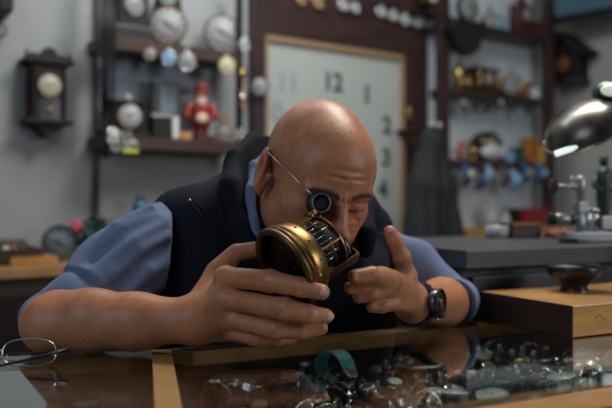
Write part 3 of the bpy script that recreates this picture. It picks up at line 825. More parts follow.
while len(spots) < 170 and tries < 12000:
    tries += 1
    px = rnd.uniform(185, 600); py = rnd.uniform(372, 440); p = tray(px, py)
    if px < 290 and rnd.random() < .8: continue
    if not inside(p.x, p.y, right_poly, .045): continue
    if abs(px-336) < 27 and py < 396: continue
    if any((p-q).length < .019 for q in KEEP): continue
    if any((Vector((p.x, p.y))-Vector(q)).length < .0185 for q in spots): continue
    spots.append((p.x, p.y)); k = rnd.choice((0,0,0,2,2,1))
    flat = rnd.random() < .85
    o = protos[k] if first[k] else dup(protos[k], (0,0,0))
    first[k] = False; o['group'] = GRP[k]
    if flat: lay = len(spots) % 3; o.location = (p.x, p.y, TZ+.0092+.014*lay); o.rotation_euler = (R(90)+rnd.uniform(-.22,.22), rnd.uniform(0,6), rnd.uniform(0, 6))
    else: o.location = (p.x, p.y, TZ+.0290); o.rotation_euler = (rnd.uniform(-.5,.5), rnd.uniform(-.5,.5), rnd.uniform(0, 6))
    o.scale = (.78,)*3; o.location.z = TZ+(o.location.z-TZ)*.8
# teal strap watch standing in a loop
p = P(335, 376, (EYE-TZ-.036)*FPX/(376-204))
tw = thing('wristwatch', 'wristwatch with a teal patterned strap standing in a loop under the counter glass', 'wristwatch', p, (0,0,R(-48)))
s = MB(); n = 30
for i in range(n):
    a = R(-70+250*i/(n-1)); s.box((.032,0,0), (.0026,.027,.0068), .0005, M=Matrix.Rotation(-a,4,'Y'))
s.obj('strap', M_teal, tw)
s = MB()
for a in (-40,-10,20,50,80,110,140): s.box((.0336,0,0), (.0009,.0265,.0011), M=Matrix.Rotation(-R(a),4,'Y'))
for q in (-.0132,.0132):
    V_ = [((.0334)*math.cos(R(a)), q, .0334*math.sin(R(a))) for a in range(-65,180,6)]; s.tube(V_, .0006, 6)
s.obj('strap_stitching', mat('pale_stitch', (.5,.45,.3), .6), tw)
MB().box((0,0,0), (.005,.024,.024), .002, M=Matrix.Rotation(-R(205),4,'Y') @ Matrix.Translation((.031,0,0))).obj('case', M_steeld, tw)
# white dials, vials and an amber stone
for i, (px, py, r, lab) in enumerate([(446, 396, .028, 'large white enamel dial lying under the glass near the front rail'), (424, 372, .020, 'white enamel dial lying under the glass below the wristwatch'),
        (561, 381, .019, 'white enamel dial lying under the glass nearest the wooden box'), (492, 400, .020, 'white enamel dial lying by the front rail below the blue vials'), (395, 386, .010, 'small white enamel dial lying among dark bracelets under the glass')]):
    q = tray(px, py+6, .035) if False else P(px, py, (EYE-TZ-.060)*FPX/(py-204)); 
    t = thing('watch_dial', lab, 'watch dial', (q.x, q.y, TZ+.0605), (R(-8), R(5), i))
    MB().cyl((0,0,0), r, .0012, 36).obj('plate', mat('bright_enamel', (.72,.72,.70), .35), t)
    m = MB()
    for k in range(12): m.box((r*.82,0,.0008), (r*.14,r*.05,.0003), M=Matrix.Rotation(2*PI*k/12,4,'Z'))
    m.obj('hour_marks', M_black, t)
    MB().cyl((0,0,.0008), r*.08, .0006, 12).obj('center_hole', M_black, t)
vi = None
for i, (px, py, c) in enumerate([(478,374,0),(489,380,1),(500,372,0),(512,378,1),(523,373,0),(534,380,0),(546,374,1),(468,382,1)]):
    q = tray(px, py+4)
    if vi is None:
        vi = thing('glass_vial', 'small stoppered vial of blue liquid standing under the counter glass', 'vial', q, (0,0,0), 'blue vials under the counter glass')
        MB().lathe([(0,0),(.0085,0),(.0095,.002),(.0095,.028),(.005,.034),(.005,.042),(.0040,.042),(.0040,.033),(.0080,.027),(.0080,.003),(0,.002)], 24).obj('bottle', mat('vial_glass', (.16,.38,.62), .08, trans=.25, ior=1.35), vi)
        MB().cyl((0,0,.044), .0045, .009, 16).obj('stopper', M_white, vi); o = vi
    else: o = dup(vi, q)
    o.location = (q.x, q.y, TZ+.0003)
q = tray(524, 393); am = MB().ell((0,0,0), (.022,.013,.010), 24, 14).obj('amber_stone', mat('amber', (.45,.22,.03), .15, coat=.6, var=.3, scale=60)); am.location = (q.x, q.y, TZ+.042); am.rotation_euler = (0,0,.4)
tag(am, 'polished amber stone under the counter glass in front of the wooden box', 'stone')
pd = MB().box((0,0,0), (.070,.035,.030), .004).obj('display_cushion', mat('black_velvet', (.012,.011,.012), .9)); pd.location = (q.x, q.y, TZ+.0155); pd.rotation_euler = (0,0,CA)
tag(pd, 'small black velvet cushion carrying the amber stone', 'cushion')
# left counter: a dark tray and a brass pocket watch
q = P(86, 402, (EYE-TZ-.02)*FPX/(402-204))
pw = thing('pocket_watch', 'brass pocket watch lying under the glass of the left counter', 'pocket watch', (q.x, q.y, TZ+.0005), (0,0,.3))
MB().lathe([(0,0),(.018,0),(.023,.004),(.023,.009),(.019,.012),(.0185,.011),(0,.011)], 36).obj('case', M_brass, pw)
MB().cyl((0,0,.0112), .0183, .0008, 32).obj('dial', M_ivory, pw)
MB().ring((0,.030,.006), .006, .0045, .0015, 24).obj('bow', M_brass, pw)

# ------------------------------------------------------------------ bench, lathe and lamp at the right
BZ = 1.082
bench = thing('workbench', 'dark grey workbench carrying the lathe behind the wooden box', 'workbench', (*(CU*1.34+CN*1.39), 0), (0,0,CA))
MB().box((.05,0,BZ-.018), (.96,.50,.036), .003).obj('bench_top', mat('grey_lino', (.055,.055,.06), .4, var=.1, scale=6), bench)
MB().box((.05,.01,(BZ-.036)/2), (.92,.44,BZ-.036), .003).obj('bench_body', mat('charcoal_board', (.050,.047,.045), .55), bench)
for i, x in enumerate((-.25,.05,.35)):
    dr = MB().box((x,-.216,BZ-.13), (.28,.014,.15), .003).obj('drawer', mat('drawer_front', (.038,.038,.042), .5), bench)
    h = MB().cyl((x,-.228,BZ-.13), .011, .018, 20, axis='y'); h.obj('knob', M_steeld, dr)
def bpt(px, y): p = P(px, 204, y); p.z = BZ; return p
lt = thing('lathe', "small steel watchmaker's lathe with knurled knobs standing on the grey bench", 'lathe', bpt(583,1.70), (0,0,R(12))); lt.scale = (1.08,1.08,1.04)
u_ = 1.70/FPX           # metres per pixel there
def lx(px): return (px-583)*u_
def lz(py): return (245-py)*u_+.0
MB().box((lx(596), 0, lz(238)), (.16,.035,.016), .003).obj('bed', M_lathe, lt)
MB().box((lx(600), 0, .004), (.15,.07,.012), .003).obj('foot', M_steeld, lt)
MB().lathe([(0,lz(242)),(.0095,lz(242)),(.0098,lz(222)),(.0075,lz(220)),(.0075,lz(200)),(.0096,lz(198)),(.0096,lz(184)),(.0068,lz(181)),(0,lz(180))], 28, Matrix.Translation((lx(580.5),0,0))).obj('tool_post', M_lathe, lt)
MB().box((lx(580.5),0,lz(211)), (.024,.024,.026), .003).obj('headstock', M_lathe, lt)
m = MB().cyl((lx(567),0,lz(191)), .0045, .042, 16, axis='x'); m.cyl((lx(573),0,lz(191)), .007, .012, 20, axis='x'); m.obj('cross_shaft', M_lathe, lt)
m = MB().cyl((lx(552.5),0,lz(190)), .0165, .009, 30, axis='x', bev=.002)
for i in range(24): m.box((0,.0165*math.cos(2*PI*i/24),.0165*math.sin(2*PI*i/24)), (.008,.0018,.0018), M=Matrix.Translation((lx(552.5),0,lz(190))))
m.obj('knob', mat('bakelite', (.055,.022,.014), .55), lt)
m = MB().cyl((lx(561),0,lz(222)), .0125, .034, 28, axis='x'); m.obj('spindle', M_lathe, lt)
m = MB().cyl((lx(551),0,lz(222)), .0145, .013, 28, axis='x'); m.obj('chuck', M_black, lt)
m = MB().cyl((lx(571),0,lz(222)), .0150, .008, 28, axis='x'); m.obj('pulley', M_steeld, lt)
m = MB().cyl((lx(589),0,lz(225)), .0045, .055, 16); m.cyl((lx(589),0,lz(213)), .0075, .006, 20); m.cyl((lx(589),0,lz(238)), .0085, .010, 20); m.obj('clamp_screw', M_steel, lt)
m = MB().cyl((lx(596),.0,lz(225)), .006, .05, 16); m.cyl((lx(596),0,lz(214)), .009, .008, 20); m.obj('clamp_screw', M_chrome, lt)
m = MB().box((lx(606),0,lz(226)), (.036,.03,.030), .003); m.cyl((lx(612),0,lz(226)), .010, .05, 24, axis='x'); m.obj('tailstock', M_lathe, lt)
m = MB().tube([(lx(580.5),0,lz(184)),(lx(573),-.004,lz(183)),(lx(570.5),-.004,lz(183))], .0016, 8); m.ell((lx(570.5),-.004,lz(183)), (.003,)*3, 12, 8); m.obj('lever', M_steel, lt)
# black domed object in front of the bench
q = gtop(572, 330); 
bs = thing('lamp_base', 'heavy black round lamp base standing behind the wooden box', 'lamp base', (P(574,204,1.44).x, 1.44, GZ), (0,0,0))
MB().lathe([(0,0),(.052,0),(.056,.006),(.054,.020),(.040,.036),(.028,.050),(.024,.062),(.034,.074),(.046,.084),(.052,.096),(.048,.104),(0,.108)], 40).obj('base_body', M_black, bs)
sw = MB().cyl((-.03,-.032,.088), .006, .010, 16, axis='y'); sw.obj('switch', M_steeld, bs)
# lamp with a polished bowl reflector
lc = P(584, 124, 1.50)
lm = thing('desk_lamp', 'desk lamp head with polished chrome bowl and green cap at the right edge', 'desk lamp', lc, (0,0,0)); lm.scale = (1.1,1.1,1.1)
LR = Matrix.Rotation(R(-58),4,'Y') @ Matrix.Rotation(R(-8),4,'X')
LR = Matrix.Rotation(R(-33),4,'Y') @ Matrix.Rotation(R(20),4,'X')
MB().lathe([(.0,.036),(.020,.0355),(.042,.030),(.060,.020),(.072,.006),(.077,-.006),(.0785,-.010),(.0765,-.012),(.071,-.002),(.058,.014),(.040,.025),(.0,.031)], 56, LR).obj('shade', mat('shade_metal', (.16,.15,.13), .30, 1.0, var=.5, scale=25), lm)
MB().lathe([(.0,-.020),(.030,-.024),(.055,-.020),(.070,-.013),(.0765,-.0105),(.070,-.0095),(0,-.014)], 56, LR).obj('glass_cover', mat('smoked_cover', (.14,.13,.11), .25, .85), lm)
MB().tube([LR @ Vector((.0795*math.cos(i*2*PI/48), .0795*math.sin(i*2*PI/48), -.010)) for i in range(48)], .0022, 8, closed=True).obj('rim', M_chrome, lm)
MB().tube([LR @ Vector((-.082+.034*i/8, -.030-.0028*i, -.004)) for i in range(9)], .0055, 10).obj('window_glint', mat('window_glint', (.8,.9,.85), .4, emit=(.75,.95,.88), estr=.9), lm)  # glowing tube stands in for the window's reflection at the rim
MB().lathe([(0,.068),(.018,.068),(.030,.060),(.034,.048),(.030,.034),(.0,.032)], 36, Matrix.Translation((.040,0,.008)) @ Matrix.Rotation(R(10),4,'Y')).obj('cap', mat('green_enamel', (.012,.07,.055), .3, coat=.4), lm)
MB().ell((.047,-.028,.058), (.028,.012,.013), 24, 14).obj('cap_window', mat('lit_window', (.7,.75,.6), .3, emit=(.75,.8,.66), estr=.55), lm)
MB().tube([(.055,.0,.04),(.10,.01,.05),(.16,.03,-.02),(.20,.05,-.30),(.20,.06,-.343)], .008, 12).obj('arm', M_steeld, lm)
# ------------------------------------------------------------------ background
RZ = (0, 0, WA)
def spt(px, z, off): p = on_wall(px, 204, off); p.z = z; return p
def zat(px, py, off): return on_wall(px, py, off).z
def wsz(px, off, w=None, h=None):
    a, b = wall_scale(px, off); return (w*a if w else None, h*b if h else None)
def dial_parts(t, r, c=(0,0,0), rim=M_brass, face=M_ivory, deep=.02, hands=True, hr_=10, mn=2):
    """round clock face looking along -y"""
    x, y, z = c
    MB().ring((x,y,z), r, r*.88, deep, 40, axis='y').obj('bezel', rim, t)
    dl = MB().cyl((x,y-deep*.15,z), r*.90, deep*.5, 36, axis='y').obj('dial', face, t)
    m = MB(); yf = y-deep*.43
    for k in range(12):
        a = 2*PI*k/12; m.box((0,0,r*.68), (r*.09,.001,r*.20), M=Matrix.Translation((x,yf,z)) @ Matrix.Rotation(a,4,'Y'))
    m.obj('hour_marks', M_black, dl)
    if hands:
        m = MB(); m.box((0,0,r*.2), (r*.07,.0012,r*.42), M=Matrix.Translation((x,yf-.001,z)) @ Matrix.Rotation(2*PI*hr_/12,4,'Y'))
        m.box((0,0,r*.3), (r*.05,.0012,r*.62), M=Matrix.Translation((x,yf-.002,z)) @ Matrix.Rotation(2*PI*mn/12,4,'Y'))
        m.cyl((x,yf-.001,z), r*.08, .003, 12, axis='y'); m.obj('hands', M_black, dl)
def hung_watch(px, py, rpx, off, label, rim=M_steel, face=M_ivory, group=None, chain=8):
    b = wall_scale(px, off)[1]; r = rpx*b
    t = thing('pocket_watch', label, 'pocket watch', on_wall(px, py, off), (0,0,R(17)), group)
    dial_parts(t, r, rim=rim, face=face, deep=min(.014, r*.5), hr_=rnd.randint(0,11), mn=rnd.randint(0,11))
    m = MB().ring((0,0,r*1.28), r*.28, r*.19, r*.12, 20, axis='y'); m.cyl((0,0,r*1.02), r*.12, r*.2, 12); m.obj('bow', rim, t)
    MB().tube([(0,0,r*1.5),(0,0,r*1.5+chain*b)], .0010, 6).obj('chain', M_steeld, t)
    return t

# carved wall clock, left
c = on_wall(42, 95, .0); b = wall_scale(42)[1]; a = wall_scale(42)[0]
t = thing('wall_clock', 'small dark carved wooden pendulum clock hanging alone on the left wall', 'wall clock', c, RZ)
MB().box((0,-.045,0), (34*a,.085,58*b), .004).obj('case', M_dark, t)
MB().box((0,-.05,30*b), (48*a,.105,5*b), .003).obj('cornice', M_dark, t)
MB().prism([(-19*a,32*b),(-17*a,37*b),(-9*a,36*b),(-6*a,41*b),(0,44*b),(6*a,41*b),(9*a,36*b),(17*a,37*b),(19*a,32*b)], -.09, -.07).obj('crest', M_dark, t)
for x in (-21,21): MB().lathe([(0,0),(.006,.001),(.008,.01),(.003,.016),(.005,.024),(0,.03)], 14, Matrix.Translation((x*a,-.08,32.5*b))).obj('finial', M_dark, t)
MB().box((0,-.05,-29*b), (46*a,.10,5*b), .003).obj('base_moulding', M_dark, t)
MB().prism([(-15*a,-31*b),(15*a,-31*b),(8*a,-38*b),(4*a,-40*b),(3*a,-44*b),(-3*a,-44*b),(-4*a,-40*b),(-8*a,-38*b)], -.08, -.01).obj('bottom_crest', M_dark, t)
for x in (-14.5,14.5): MB().lathe([(.007,-26*b),(.005,-22*b),(.007,0),(.005,20*b),(.007,25*b)], 14, Matrix.Translation((x*a,-.09,0))).obj('column', M_dark, t)
dial_parts(t, 12*b, (0,-.09,6*b), rim=M_brassd, face=mat('old_dial', (.45,.44,.33), .5), deep=.012)
MB().box((0,-.0885,-16*b), (20*a,.002,20*b)).obj('door_pane', mat('dark_pane', (.03,.032,.045), .15), t)
m = MB().cyl((0,-.0905,-18*b), .010, .002, 20, axis='y'); m.box((0,-.0905,-10*b),(.002,.001,14*b)); m.obj('pendulum', M_brassd, t)
# things at the left edge of the picture
t = thing('wall_clock', 'bottom end of a black wall clock cut by the top left corner', 'wall clock', on_wall(1, 8, .0), RZ)
MB().box((0,-.04,.02), (.045,.08,.09), .004).obj('case', M_black, t)
MB().prism([(-.018,-.025),(.018,-.025),(.006,-.045),(-.006,-.045)], -.07, -.01).obj('bottom_crest', M_black, t)
t = thing('wall_hook', 'black ring hook on the wall at the left edge', 'hook', on_wall(-1, 30, .02), RZ)
MB().ring((0,0,0), .026, .020, .006, 32, axis='y').obj('ring', M_black, t)
MB().box((0,.005,.03), (.012,.028,.014), .002).obj('plate', M_black, t)
# cable down the wall
zt = 2.4; pts = [spt(93, zt, .01), on_wall(95, 20, .012), on_wall(94, 90, .012), on_wall(96, 150, .012), on_wall(92.5, 200, .012), on_wall(93, 262, .012)]
cb = MB().tube(pts, .0045, 8).obj('wall_cable', mat('brown_cable', (.10,.075,.055), .6)); tag(cb, 'brown cable running down the wall beside the left shelves', 'cable')
pts = [spt(98, zt, .01), on_wall(97.5, 60, .012), on_wall(97, 150, .012), on_wall(97, 262, .012)]
cb = MB().tube(pts, .0045, 8).obj('wall_cable', M_black); tag(cb, 'thin black cable running straight down beside the brown one', 'cable')

# ---- left shelf unit
OFF = .16
zU = zat(172, 43, OFF); zL = zat(172, 138, OFF)
sl_, sr_ = (on_wall(103, 204, OFF)-W0).dot(WU), (on_wall(243, 204, OFF)-W0).dot(WU)
un = thing('wall_shelf', 'dark brown two-tier wall shelf full of small clocks on the left', 'shelf', (W0.x, W0.y, 0), RZ)
for x0 in (sl_+.012, sr_-.008): MB().box((x0, -OFF+.015, (zL+2.35)/2-.03), (.018, .03, 2.35-zL+.10), .002).obj('post', M_dark, un)
for z in (zU, zL): MB().box(((sl_+sr_)/2, -OFF/2, z-.024), (sr_-sl_, OFF, .045), .003).obj('shelf_board', M_dark2, un)
MB().box(((sl_+sr_)/2, -.006, (zU+zL)/2), (sr_-sl_-.06, .006, zU-zL-.06)).obj('back_panel', mat('pale_back', (.42,.46,.50), .8), un)
M_dialw = mat('white_dial', (.29,.29,.275), .4)
# dark bracket clock, top left
b = wall_scale(130,.09)[1]; a = wall_scale(130,.09)[0]
t = thing('mantel_clock', 'black wooden mantel clock on the top shelf at its left end', 'clock', spt(130, zU, .09), RZ)
MB().box((0,0,.025), (38*a,.09,.05), .005).obj('plinth', M_black, t); MB().box((0,0,.11), (30*a,.075,.13), .006).obj('case', M_dark, t)
MB().prism([(-16*a,.175),(16*a,.175),(10*a,.20),(0,.215),(-10*a,.20)], -.04, .04).obj('pediment', M_dark, t)
dial_parts(t, .040, (0,-.038,.125), rim=M_steeld, face=M_dialw, deep=.012)
# big dial clocks
def round_clock(px, off, z, rpx, label, rim, face, ring=True, feet=True, name='alarm_clock'):
    b = wall_scale(px, off)[1]; r = rpx*b
    t = thing(name, label, 'clock', spt(px, z, off), (0,0,R(14)))
    dial_parts(t, r, (0,0,r+.006), rim=rim, face=face, deep=.035, hr_=10, mn=4)
    if feet:
        for s in (-1,1): MB().tube([(s*r*.55,0,r*.25),(s*r*.75,-.003,0)], [.006,.004], 10).obj('foot', rim, t)
    if ring:
        m = MB().cyl((0,0,2*r+.012), .006, .018, 14); m.ring((0,0,2*r+.03), .016, .011, .005, 24, axis='y'); m.obj('bow', rim, t)
    return t
t = round_clock(168, .10, zU, 19, 'large white-dialled brass clock on the top shelf with a small dial above', M_brassd, M_dialw, ring=False)
b = wall_scale(168,.10)[1]; r = 19*b
dial_parts(t, 9*b, (0,.0,2*r+9*b+.004), rim=M_green, face=mat('greenish_dial', (.30,.36,.30), .4), deep=.03)
m = MB(); m.prism([(-15*b,2*r-4*b),(15*b,2*r-4*b),(11*b,2*r+22*b),(-11*b,2*r+22*b)], .016, .03); m.obj('back_board', M_dark, t)
round_clock(222, .10, zU, 18.5, 'large round pocket-watch shaped clock with black rim on the top shelf', M_steeld, M_dialw)
# pocket watches hanging under the upper board
for px, py, r_, rm, fc, lb in ((150,54,6.5,M_brass,M_dialw,'small brass pocket watch hanging first from the left under the top shelf'), (169,58,7.5,M_steel,M_lblue,'pale blue pocket watch hanging under the top shelf below the big dial'),
        (187,62,9,M_steel,M_dialw,'white-dialled steel pocket watch hanging above the red soldier figurine'), (227,66,9,M_gold,mat('cream_dial', (.55,.50,.34), .4),'gold pocket watch hanging under the right end of the top shelf'),
        (244,45,6,M_steel,M_dialw,'small steel pocket watch hanging beside the right shelf post')):
    hung_watch(px, py, r_, .178, lb, rm, fc, chain=5)
# lower shelf things
b = wall_scale(128,.09)[1]; a = wall_scale(128,.09)[0]
t = thing('mantel_clock', 'square dark wooden clock on the lower shelf with a white finial', 'clock', spt(128, zL, .09), (0,0,R(22)))
MB().box((0,0,17*b), (34*a,.08,32*b), .004).obj('case', M_dark, t); MB().box((0,0,34*b), (39*a,.09,4*b), .003).obj('cornice', M_dark, t); MB().box((0,0,2*b), (39*a,.09,4*b), .003).obj('plinth', M_dark, t)
dial_parts(t, 12.5*b, (0,-.042,20*b), rim=M_brassd, face=mat('grey_dial', (.45,.45,.44), .4), deep=.012)
MB().lathe([(0,0),(.010,0),(.013,.012),(.007,.024),(0,.03)], 18, Matrix.Translation((0,0,36*b))).obj('finial', M_white, t)
# framed picture and black box
b = wall_scale(166,.06)[1]; a = wall_scale(166,.06)[0]
t = thing('picture_frame', 'upright grey-green screen in a black frame standing on the lower shelf', 'frame', spt(166, zL+18*b, .07), RZ)
MB().box((0,0,20*b), (29*a,.02,40*b), .003).obj('frame', M_black, t); MB().box((1*a,-.0115,22*b), (16*a,.002,28*b)).obj('screen', mat('screen_green', (.10,.15,.16), .2), t)
MB().box((0,.0,-9*b), (24*a,.035,17*b)).obj('stand', M_dark, t)
t = thing('storage_box', 'black cube box below the framed screen on the lower shelf', 'box', spt(160, zL, .13), RZ)
MB().box((0,0,10*b), (18*a,.05,20*b), .003).obj('box_body', M_blackm, t); MB().box((0,0,21*b), (21*a,.055,2.5*b), .001).obj('box_lid', M_grey, t)
t = MB().box((0,0,0), (6*a,.05,21*b), .002).obj('book', mat('white_paper', (.60,.60,.56), .7)); t.location = spt(173, zL+10.6*b, .13); t.rotation_euler = RZ; tag(t, 'white booklet standing upright beside the black cube box', 'book')
# red soldier figurine
b = wall_scale(201,.10)[1]; a = b
t = thing('soldier_figurine', 'red wooden soldier figurine with tall hat standing on the lower shelf', 'figurine', spt(201, zL, .10), (0,0,R(15))); t.scale = (1.2,1.1,1)
MB().lathe([(0,0),(10*b,0),(10*b,3*b),(6*b,4*b),(0,4*b)], 24).obj('base', M_redd, t)
for s in (-1,1): MB().tube([(s*3.2*b,0,3*b),(s*3.4*b,0,16*b)], [2.8*b,3.3*b], 14).obj('leg', M_red, t)
MB().lathe([(0,14*b),(8*b,15*b),(8.5*b,20*b),(7*b,26*b),(9*b,33*b),(7*b,37*b),(3*b,38*b),(0,38*b)], 28).obj('jacket', M_red, t)
for s in (-1,1): MB().tube([(s*9*b,0,34*b),(s*12*b,-1*b,27*b),(s*10.5*b,-5*b,21*b)], [3.2*b,3*b,2.3*b], 12).obj('arm', M_red, t)
for s in (-1,1): MB().ell((s*10*b,0,35*b), (3.5*b,3.2*b,2*b), 14, 8).obj('epaulette', M_gold, t)
MB().ell((0,-1*b,41.5*b), (5.2*b,5*b,5.5*b), 22, 14).obj('head', mat('painted_face', (.55,.30,.15), .4), t)
MB().ell((0,-4.6*b,38.5*b), (3.6*b,2*b,3.4*b), 18, 10).obj('beard', M_white, t)
MB().lathe([(5.8*b,44*b),(6.2*b,45*b),(5.8*b,54*b),(6.4*b,56*b),(0,57*b)], 24).obj('hat', M_red, t)
MB().lathe([(6.3*b,46*b),(6.5*b,47*b),(6.3*b,48*b)], 24).obj('hat_band', M_gold, t)
MB().ell((0,-7.6*b,22*b), (4.8*b,1.8*b,5*b), 18, 10).obj('drum', mat('cream_paint', (.62,.52,.30), .5), t)
# small clocks at the right end of the lower shelf
round_clock(224, .11, zL, 8, 'small brass alarm clock beside the red figurine on the lower shelf', M_brass, M_dialw)
round_clock(239, .15, zL, 5.5, 'tiny white-dialled clock at the right end of the lower shelf', M_steel, M_dialw, ring=False)
t = MB().box((0,0,.014), (.05,.03,.028), .003).obj('trinket_box', M_tan); t.location = spt(184, zL+.0, .12); t.rotation_euler = RZ; tag(t, 'little tan trinket box left of the red soldier figurine', 'box')
# brass straps on the right post, white and gold tags on the left post
for i, (py, h, mm, lb) in enumerate(((74,14,M_gold,'gold chain watch hanging high on the right shelf post'),(98,18,M_tan,'tan leather watch strap hanging low on the right shelf post'))):
    b = wall_scale(243,.17)[1]; t = thing('hanging_watch', lb, 'watch', on_wall(243, py, .175), RZ)
    MB().box((0,0,0), (5*b,.004,h*b), .001).obj('strap', mm, t); MB().cyl((0,-.004,0), 3.6*b, .008, 20, axis='y').obj('case', M_steel if i else M_gold, t)
for i, (py, mm, lb) in enumerate(((35,mat('pale_brass', (.70,.45,.15), .35, .6),'gold watch hanging on the left shelf post'),(63,M_dialw,'white dial watch hanging on the left shelf post below the gold one'))):
    b = wall_scale(100,.17)[1]; t = thing('hanging_watch', lb, 'watch', on_wall(99, py, .175), RZ)
    MB().box((0,0,0), (5*b,.004,15*b), .001).obj('strap', M_steeld, t); MB().box((0,-.004,0), (5*b,.008,12*b), .002).obj('case', mm, t)
# dark hanging bundle on the left post
b = wall_scale(106,.17)[1]
t = thing('strap_bundle', 'long bundle of black watch straps hanging on the left shelf post', 'watch straps', on_wall(106, 50, .18), RZ)
for i in range(6):
    x = (i-2.5)*.010; MB().tube([(x,0,.18),(x*1.2,-.006,.05),(x*1.1,0,-.12-.02*(i%3)),(x,.004,-.21)], [.005,.007,.006,.004], 8, flat=.6).obj('strap', M_black, t)
# glittering bracelets at the lower left
b = wall_scale(124,.19)[1]
t = thing('bracelet_bundle', 'glittering bunch of steel bracelets hanging below the square wooden clock', 'bracelets', on_wall(123, 141, .19), RZ)
for i in range(26):
    cx, cz = rnd.uniform(-14,14)*b, rnd.uniform(-8,9)*b; rr = rnd.uniform(3,5.5)*b
    m = MB().ring((0,0,0), rr, rr*.72, .010, 20, axis='y', M=Matrix.Translation((cx,rnd.uniform(-.012,.012),cz)) @ Euler((rnd.uniform(-.7,.7),rnd.uniform(-1,1),rnd.uniform(-.9,.9))).to_matrix().to_4x4())
    m.obj('bracelet', (M_chrome, M_white, M_steel)[i % 3], t)
MB().box((6*b,-.015,-10*b), (16*b,.01,4*b), .002).obj('price_card', mat('yellow_card', (.55,.55,.06), .5), t)

# ---- door surround with the big white clock
def wbox(px0, px1, py_top, py_bot, d0, d1, m, name, parent=None):
    """box on the wall bounded by pixels taken at its front face"""
    A = (on_wall(px0,204,d1)-W0).dot(WU); B = (on_wall(px1,204,d1)-W0).dot(WU); pm = (px0+px1)/2
    z1 = zat(pm, py_top, d1); z0 = zat(pm, py_bot, d1)
    o = MB().box(((A+B)/2, -(d0+d1)/2, (z0+z1)/2), (B-A, d1-d0, z1-z0), .002).obj(name, m, parent)
    if parent is None: o.location = (W0.x, W0.y, 0); o.rotation_euler = RZ
    return o
def strip(px0, px1, z0, z1, d0, d1, m, name, parent=None, bev=.002):
    A = (on_wall(px0,204,d1)-W0).dot(WU); B = (on_wall(px1,204,d1)-W0).dot(WU)
    o = MB().box(((A+B)/2, -(d0+d1)/2, (z0+z1)/2), (B-A, d1-d0, z1-z0), bev).obj(name, m, parent)
    if parent is None: o.location = (W0.x, W0.y, 0); o.rotation_euler = RZ
    return o
M_mah = mat('mahogany', (.030,.013,.011), .45, var=.3, scale=5, stretch=(1,1,6), coat=.1)
zc1 = zat(335, 45, .05); zc0 = zat(335, 285, .05)
pan = [strip(254, 266, .6, 2.75, .0, .05, M_mah, 'trim_1'), strip(405, 428, .6, 2.75, .0, .05, M_mah, 'trim_2'), strip(266, 405, zc1+.008, 2.75, .0, .048, M_mah, 'trim_3')]
for o in pan: struct(o)
ct = thing('wall_clock', 'huge square white wall clock in a tan frame behind the bald head', 'wall clock', (W0.x, W0.y, 0), RZ)
strip(267.5, 403, zc0, zc1-.01, .0, .034, mat('clock_white', (.36,.375,.34), .6, var=.03, scale=2), 'clock_face', ct)
M_cf = mat('clock_frame', (.27,.17,.085), .5)
strip(265.5, 405, zc1-.022, zc1+.002, .0, .05, M_cf, 'frame', ct); strip(265.5, 405, zc0-.01, zc0+.012, .0, .05, M_cf, 'frame', ct)
strip(265.5, 268, zc0, zc1, .0, .05, M_cf, 'frame', ct); strip(402, 405, zc0, zc1, .0, .05, M_cf, 'frame', ct)
sz_ = wall_scale(335,.04)[1]
nums = [('12',333,83),('1',367,95),('2',387,126),('3',386,158),('4',383,190),('11',288,83),('10',272,112),('9',270,150)]
for s_, px, py in nums:
    cu = bpy.data.curves.new('numeral', 'FONT'); cu.body = s_; cu.size = .112; cu.extrude = .0006; cu.align_x = 'CENTER'; cu.align_y = 'CENTER'; cu.offset = .0032
    tmp = bpy.data.objects.new('tmp', cu); COL.objects.link(tmp); bpy.context.view_layer.update()
    me = bpy.data.meshes.new_from_object(tmp.evaluated_get(bpy.context.evaluated_depsgraph_get())); bpy.data.objects.remove(tmp)
    o = link('numeral', me, mat('numeral_grey', (.045,.052,.058), .5), ct); me.materials.clear(); me.materials.append(MATS['numeral_grey'] if px > 300 else mat('numeral_pale', (.25,.29,.33), .5))
    w = on_wall(px, py, .036); q = w-Vector((W0.x, W0.y, 0)); o.location = (q.dot(WU), -.036, w.z); o.rotation_euler = (R(90), 0, 0)
hg = MB().cyl((0,0,0), .008, .07, 14); hg.box((.008,0,0), (.03,.006,.05), .002); hg = hg.obj('hinge', M_brass); hg.location = on_wall(409,115,.06); hg.rotation_euler = RZ; tag(hg, 'brass hinge beside the big white clock', 'hinge')
hung_watch(260, 87, 9.5, .065, 'black-rimmed pocket watch hanging on the dark door frame left of the big clock', M_black, M_dialw)
# row of pocket watches over the big clock
for i, (px, py, r_) in enumerate(((301,0,5),(318,3,5.5),(343,5,6),(355,8,5),(381,12,5.5),(393,16,5.5),(405,20,5.8),(418,22,5.6),(430,23,5))):
    hung_watch(px, py, r_, .065, 'gold-rimmed pocket watch in the row hung above the big white clock' if i < 2 else 'white-dialled pocket watch in the row hung above the big white clock', M_gold if i < 2 else M_steel,
        mat('amber_dial', (.25,.13,.06), .5) if i < 2 else M_dialw, group='amber pocket watches above the big clock' if i < 2 else 'white pocket watches above the big clock', chain=3)
cpx = thing('mantel_clock', 'small brass-framed clock above the row of pocket watches at the top', 'clock', on_wall(428, 2, .09), RZ)
MB().box((0,0,.01), (.10,.06,.07), .006).obj('case', M_brassd, cpx); dial_parts(cpx, .024, (0,-.034,.01), rim=M_gold, face=M_ivory, deep=.008)
strip(418, 440, zat(428,10,.12)-.02, zat(428,10,.12), .0, .12, M_dark, 'clock_ledge'); 
le = bpy.data.objects['clock_ledge']; tag(le, 'dark ledge carrying the small brass-framed clock at the top', 'ledge')

